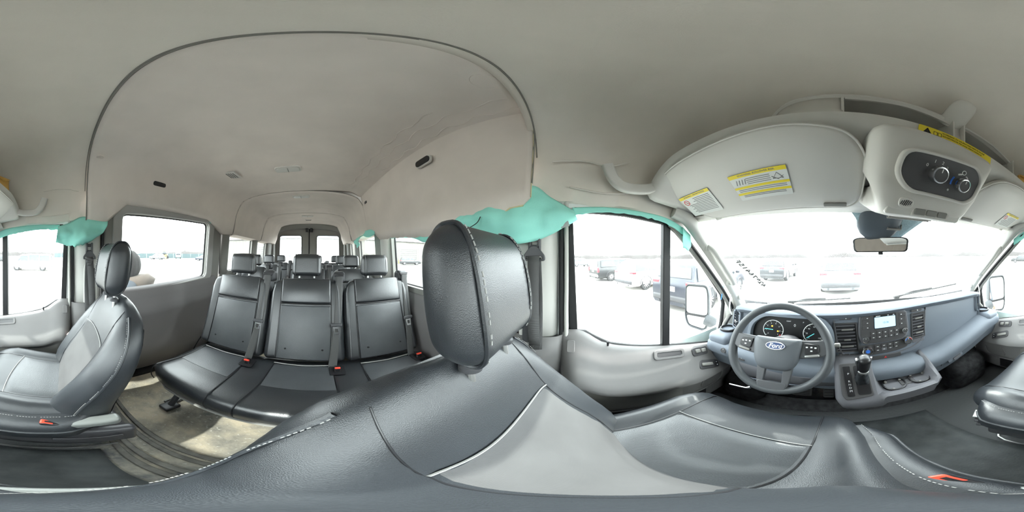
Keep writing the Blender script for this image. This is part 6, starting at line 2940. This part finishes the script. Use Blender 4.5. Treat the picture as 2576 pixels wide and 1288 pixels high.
car('car', 'small pale car far behind the dark pickup truck', (-34, 1.2), H + .5, ('silver', (.09, .10, .11)), detail=False, group='far cars')
car('car', 'small dark car far off at rear edge of the driver window', (-36, -3.0), H + .5, ('charcoal', (.014, .015, .016)), detail=False, group='far cars')
car('car', 'dark car far back seen between door divider and mirror', (-30, 18), H + .4, ('graphite', (.022, .024, .027)), detail=False, group='far cars')
car('car', 'pale car far across the lot next to yellow loader', (52, -34), H - 1.0, ('silver', (.09, .10, .11)), detail=False, group='far cars', scale=1.2)
car('car', 'grey car far across the lot beside the person\'s hat', (58, -27), H - .8, ('graphite', (.022, .024, .027)), detail=False, group='far cars')
car('pickup_truck', 'dark pickup far across the lot at window right edge', (33, -39), H - 1.1, ('navy', (.006, .009, .018)), 'pickup', 5.2, detail=False, group='far cars', cat='truck')
car('car', 'dark car parked below the small building window', (-20.3, -32), H + 1.2, ('charcoal', (.014, .015, .016)), detail=False, group='far cars')

# wheel loader
YM_ = mat('loader_yellow', (.75, .48, .06), .5)
ld = thing('wheel_loader', 'yellow wheel loader far across the lot by white box truck', 'loader', (60, -43.5, GZ))
ld.rotation_euler = (0, 0, 2.3)


def lp(fn, name, m, parent=None):
    g = MB()
    fn(g)
    o = g.build(name, m, None, smooth=40)
    o.parent = parent or ld
    return o


lp(lambda g: g.rbox((-1.3, 0, 1.5), (2.6, 2.0, 1.1), .25), 'engine_cover', YM_)
lp(lambda g: g.rbox((.3, 0, 2.5), (1.4, 1.6, 1.7), .2), 'cab', CGLASS)
lp(lambda g: g.rbox((.3, 0, 3.4), (1.5, 1.7, .15), .06), 'cab_roof', YM_)
for s in (-1, 1):
    lp(lambda g: g.tube([(.9, s * .6, 1.7), (2.2, s * .6, 1.6), (3.0, s * .6, .7)], .16, 8), 'lift_arm', YM_)
    for x in (-1.5, 1.3):
        lp(lambda g: g.lathe([(.35, -.3), (.7, -.3), (.8, -.2), (.8, .2), (.7, .3), (.35, .3)], (x, s * 1.1, .8), Matrix.Rotation(PI / 2, 3, 'X'), 20), 'wheel', TYRE)
lp(lambda g: g.prism([(2.8, .1), (3.9, .15), (3.5, .5), (3.2, .9), (3.4, 1.3), (2.9, 1.2)], lambda u, v, w: (u, w, v), -1.4, 1.4), 'bucket', YM_)
# box truck
bt = thing('box_truck', 'white box truck far across the lot behind yellow loader', 'truck', (57, -49, GZ))
bt.rotation_euler = (0, 0, 2.45)
lp(lambda g: g.rbox((-1.2, 0, 2.3), (5.0, 2.4, 2.6), .08), 'cargo_box', WHITE, bt)
lp(lambda g: g.rbox((2.3, 0, 1.6), (1.8, 2.1, 1.9), .25), 'cab', WHITE, bt)
lp(lambda g: g.rbox((3.05, 0, 2.0), (.35, 1.9, .8), .1), 'windshield', CGLASS, bt)
lp(lambda g: g.rbox((.0, 0, .8), (6.0, 1.0, .3), .05), 'chassis', TRIMB, bt)
for s in (-1, 1):
    for x in (-2.4, 2.4):
        lp(lambda g: g.lathe([(.2, -.15), (.5, -.15), (.5, .15), (.2, .15)], (x, s * 1.0, .5), Matrix.Rotation(PI / 2, 3, 'X'), 18), 'wheel', TYRE, bt)
# fence and horizon trees
FN = mat('fence_screen', (.04, .062, .066), .8)
fe = thing('perimeter_fence', 'long grey-green screen fence along the far side of the lot', 'fence', (75, -70, GZ))
P0, P1 = Vector((95, 5, GZ)), Vector((45, -95, GZ))
for k in range(24):
    a = P0.lerp(P1, k / 24)
    c = P0.lerp(P1, (k + 1) / 24)
    g = MB()
    d = (c - a).normalized()
    nrm = Vector((d.y, -d.x, 0)) * .03
    q = [a + nrm, c + nrm, c + nrm + Vector((0, 0, 2.3)), a + nrm + Vector((0, 0, 2.3)), a - nrm, c - nrm, c - nrm + Vector((0, 0, 2.3)), a - nrm + Vector((0, 0, 2.3))]
    g.add(q, [(0, 1, 2, 3), (7, 6, 5, 4), (0, 4, 5, 1), (1, 5, 6, 2), (2, 6, 7, 3), (3, 7, 4, 0)])
    g.build('fence_panel', FN, fe, smooth=0)
    MB().tube([a, a + Vector((0, 0, 2.5))], .06, 6).build('post', STEEL, fe)
TREE = mat('bare_trees', (.03, .026, .025), .95)
g = MB()
rows = [[], [], [], []]
for k in range(361):
    a = math.radians(k)
    r = 190
    h = 4.5 + 3.0 * noise.noise(Vector((math.cos(a) * 6, math.sin(a) * 6, 0))) + 1.8 * noise.noise(Vector((k * .9, 3, 0)))
    for j, (dr, z) in enumerate(((-8, 0), (-4, h * .75), (0, h), (8, 0))):
        rows[j].append(((r + dr) * math.sin(a), (r + dr) * math.cos(a), GZ + max(0, z)))
g.grid(rows)
tag(g.build('treeline', TREE, None, smooth=60), 'low brown line of bare trees along the horizon', 'trees', kind='stuff')

# ------------------------------------------------------------------ long metal building behind the van
BW = mat('cream_steel_siding', (.10, .094, .083), .6)
BR = mat('pale_blue_roofing', (.06, .09, .105), .5)
BD = mat('overhead_door_white', (.085, .081, .076), .6)
bd = thing('warehouse', 'long cream metal building with overhead doors behind the van', 'building', (2, -42, GZ))
YB_ = -40
xs0, xs1, hh = -34, 27, 6.3
nseg = 61
for k in range(nseg):
    x = xs0 + (xs1 - xs0) * k / nseg
    dx = (xs1 - xs0) / nseg
    g = MB()
    g.prism([(x, YB_), (x + dx * .80, YB_), (x + dx * .86, YB_ + .05), (x + dx * .94, YB_ + .05), (x + dx, YB_), (x + dx, YB_ - .1), (x, YB_ - .1)], lambda u, v, w: (u, v, w), GZ, GZ + hh)
    g.build('siding_panel', BW, bd, smooth=0)
g = MB()
g.add([(xs0 - .3, YB_ + .35, GZ + hh), (xs1 + .3, YB_ + .35, GZ + hh), (xs1 + .3, YB_ - 9, GZ + hh + 3), (xs0 - .3, YB_ - 9, GZ + hh + 3), (xs1 + .3, YB_ - 18, GZ + hh), (xs0 - .3, YB_ - 18, GZ + hh)], [(0, 1, 2, 3), (3, 2, 4, 5)])
g.build('roof', BR, bd, smooth=0, solid=.15)
MB().box(((xs0 + xs1) / 2, YB_ + .38, GZ + hh - .08), (xs1 - xs0 + .6, .16, .22)).build('gutter', FRAMEG, bd)
for x in (xs0, xs1):
    MB().box((x, YB_ - 9, GZ + hh / 2), (.15, 18, hh)).build('end_wall', BW, bd)
for dx0, dx1, dh in ((-27.6, -21.9, 4.3), (10.5, 15.5, 4.3), (1.0, 5.0, 4.0)):
    n = 8
    o = MB()
    o.ring([(dx0 - .2, GZ), (dx1 + .2, GZ), (dx1 + .2, GZ + dh + .2), (dx0 - .2, GZ + dh + .2)], [(dx0, GZ + .01), (dx1, GZ + .01), (dx1, GZ + dh), (dx0, GZ + dh)], lambda u, v, w: (u, YB_ + w, v), 0, .14)
    df = o.build('door_frame', FRAMEG, bd, smooth=0)
    for k in range(n):
        z = GZ + dh * (k + .5) / n
        MB().rbox(((dx0 + dx1) / 2, YB_ + .06, z), (dx1 - dx0, .06, dh / n - .03), .015).build('door_section', BD, df)
for wx in (-29.9, -32.0, 7.0):
    g = MB()
    g.box((wx, YB_ + .05, GZ + 1.9), (1.0, .08, 1.3))
    wn = g.build('window', FRAMEG, bd)
    MB().box((wx, YB_ + .10, GZ + 1.9), (.84, .03, 1.14)).build('pane', CGLASS, wn)
MB().rbox((-21.3, YB_ + .6, GZ + .55), (.22, .22, 1.1), .08).build('bollard', YELL, bd)

# ------------------------------------------------------------------ person standing by the sliding door, back turned
pr = thing('person', 'person in grey knit hat, tan hood and blue jacket outside the sliding door', 'person', (1.36, -.69, GZ))
pr.rotation_euler = (0, 0, math.radians(62))
JK = mat('blue_grey_jacket', (.024, .031, .041), .8, noise_amt=.15, noise_scale=8)
KN = mat('grey_knit', (.011, .0095, .0085), .95, noise_amt=.3, noise_scale=40, bump=.8, bump_scale=120)
TN = mat('tan_fleece', (.06, .046, .036), .95, noise_amt=.1, noise_scale=20)
SK = mat('skin', (.25, .15, .11), .6)
TR = mat('dark_trousers', (.03, .032, .04), .85)
OR = mat('orange_trim', (.8, .12, .03), .7)
# figure faces local +x, stands at the origin; 1.76 m tall
V_ = [(0, 0, .96), (0, 0, 1.16), (0, 0, 1.36), (.01, 0, 1.50), (.03, 0, 1.60), (.04, 0, 1.70),
      (0, .20, 1.42), (.02, .25, 1.15), (.12, .24, .92), (.16, .23, .84), (0, -.20, 1.42), (.02, -.25, 1.15), (.12, -.24, .92), (.16, -.23, .84),
      (0, .10, .90), (.02, .11, .50), (-.01, .12, .10), (.12, .13, .04), (0, -.10, .90), (.02, -.11, .50), (-.01, -.12, .10), (.12, -.13, .04)]
E_ = [(0, 1), (1, 2), (2, 3), (3, 4), (4, 5), (2, 6), (6, 7), (7, 8), (8, 9), (2, 10), (10, 11), (11, 12), (12, 13), (0, 14), (14, 15), (15, 16), (16, 17), (0, 18), (18, 19), (19, 20), (20, 21)]
R_ = [(.15, .12), (.16, .12), (.15, .11), (.06, .06), (.075, .085), (.07, .08), (.065, .065), (.05, .05), (.035, .035), (.03, .02), (.065, .065), (.05, .05), (.035, .035), (.03, .02),
      (.09, .09), (.065, .065), (.045, .045), (.04, .04), (.09, .09), (.065, .065), (.045, .045), (.04, .04)]
me = bpy.data.meshes.new('body')
me.from_pydata(V_, E_, [])
bo = bpy.data.objects.new('body', me)
COL.objects.link(bo)
bo.parent = pr
me.materials.append(SK)
md = bo.modifiers.new('skin', 'SKIN')
for i, r in enumerate(R_):
    me.skin_vertices[0].data[i].radius = r
    me.skin_vertices[0].data[i].use_root = (i == 0)
bo.modifiers.new('smooth', 'SUBSURF').levels = 2
bo.modifiers['smooth'].render_levels = 2
md.use_smooth_shade = True


def pp(fn, name, m, smooth=70):
    g = MB()
    fn(g)
    o = g.build(name, m, None, smooth=smooth)
    o.parent = pr
    return o


def ell(g, c, rx, ry, rz, n=20, m=12, ribs=0, z0=-1.0):
    rings = []
    for i in range(m + 1):
        t = z0 + (1 - z0) * i / m
        q = math.sqrt(max(1e-4, 1 - t * t))
        rings.append([(c[0] + rx * q * math.cos(a) * (1 + ribs * math.cos(a * 14)), c[1] + ry * q * math.sin(a) * (1 + ribs * math.cos(a * 14)), c[2] + rz * t) for a in [2 * PI * k / n for k in range(n)]])
    g.loft(rings)


pp(lambda g: ell(g, (.035, 0, 1.66), .108, .095, .135, 24, 14), 'head', SK)
pp(lambda g: g.rbox((.145, 0, 1.645), (.03, .026, .045), .012), 'nose', SK)
for s in (-1, 1):
    pp(lambda g: ell(g, (.128, s * .035, 1.675), .012, .014, .010, 10, 6), 'eye', WHITE)
pp(lambda g: g.rbox((.135, 0, 1.595), (.012, .045, .010), .004), 'mouth', mat('lips', (.45, .2, .17), .6))
pp(lambda g: ell(g, (.015, 0, 1.69), .132, .118, .165, 56, 16, .035, -.93), 'knit_hat', KN)
pp(lambda g: g.loft([[(c + rx * math.cos(a), ry * math.sin(a), z + .05 * math.cos(a) * sl) for a in [2 * PI * k / 24 for k in range(24)]] for c, rx, ry, z, sl in ((-.03, .17, .17, 1.43, 0), (-.06, .195, .19, 1.47, -.3), (-.09, .185, .175, 1.52, -.5), (-.06, .14, .14, 1.57, -.6), (-.02, .10, .10, 1.57, -.4))]), 'hood', TN)
pp(lambda g: g.loft([[(c + rx * math.cos(a), ry * math.sin(a), z) for a in [2 * PI * k / 24 for k in range(24)]] for c, rx, ry, z in ((0, .17, .22, .82), (0, .175, .225, .95), (0, .165, .21, 1.12), (0, .165, .225, 1.34), (-.01, .155, .235, 1.47), (-.01, .12, .16, 1.53), (0, .09, .09, 1.56))]), 'jacket', JK)
for s in (-1, 1):
    pp(lambda g: g.tube(smoothpath([(0, s * .17, 1.485), (0, s * .235, 1.42), (.01, s * .265, 1.16), (.05, s * .26, 1.02), (.11, s * .245, .93)], 4), [.085 - .002 * k for k in range(17)], 14), 'sleeve', JK)
    pp(lambda g: g.tube([(-.01, s * .10, 1.545), (-.02, s * .20, 1.515), (-.01, s * .27, 1.47)], .012, 8), 'shoulder_trim', OR)
    pp(lambda g: g.tube(smoothpath([(0, s * .09, .92), (.02, s * .11, .5), (-.01, s * .12, .10)], 5), [.11 - .004 * k for k in range(11)], 14), 'trouser_leg', TR)
    pp(lambda g: g.rbox((.05, s * .125, .055), (.29, .11, .11), .05, n=3), 'boot', TYRE)
    for k in range(4):
        pp(lambda g: g.tube([(.165 + .012 * k, s * (.245 - .0), .86 - .004 * k), (.185 + .012 * k, s * .24, .82), (.175 + .012 * k, s * .225, .785 + .006 * abs(k - 1))], .009, 8), 'finger', SK)
    pp(lambda g: g.tube([(.16, s * .225, .87), (.185, s * .205, .84), (.19, s * .20, .815)], .010, 8), 'thumb', SK)
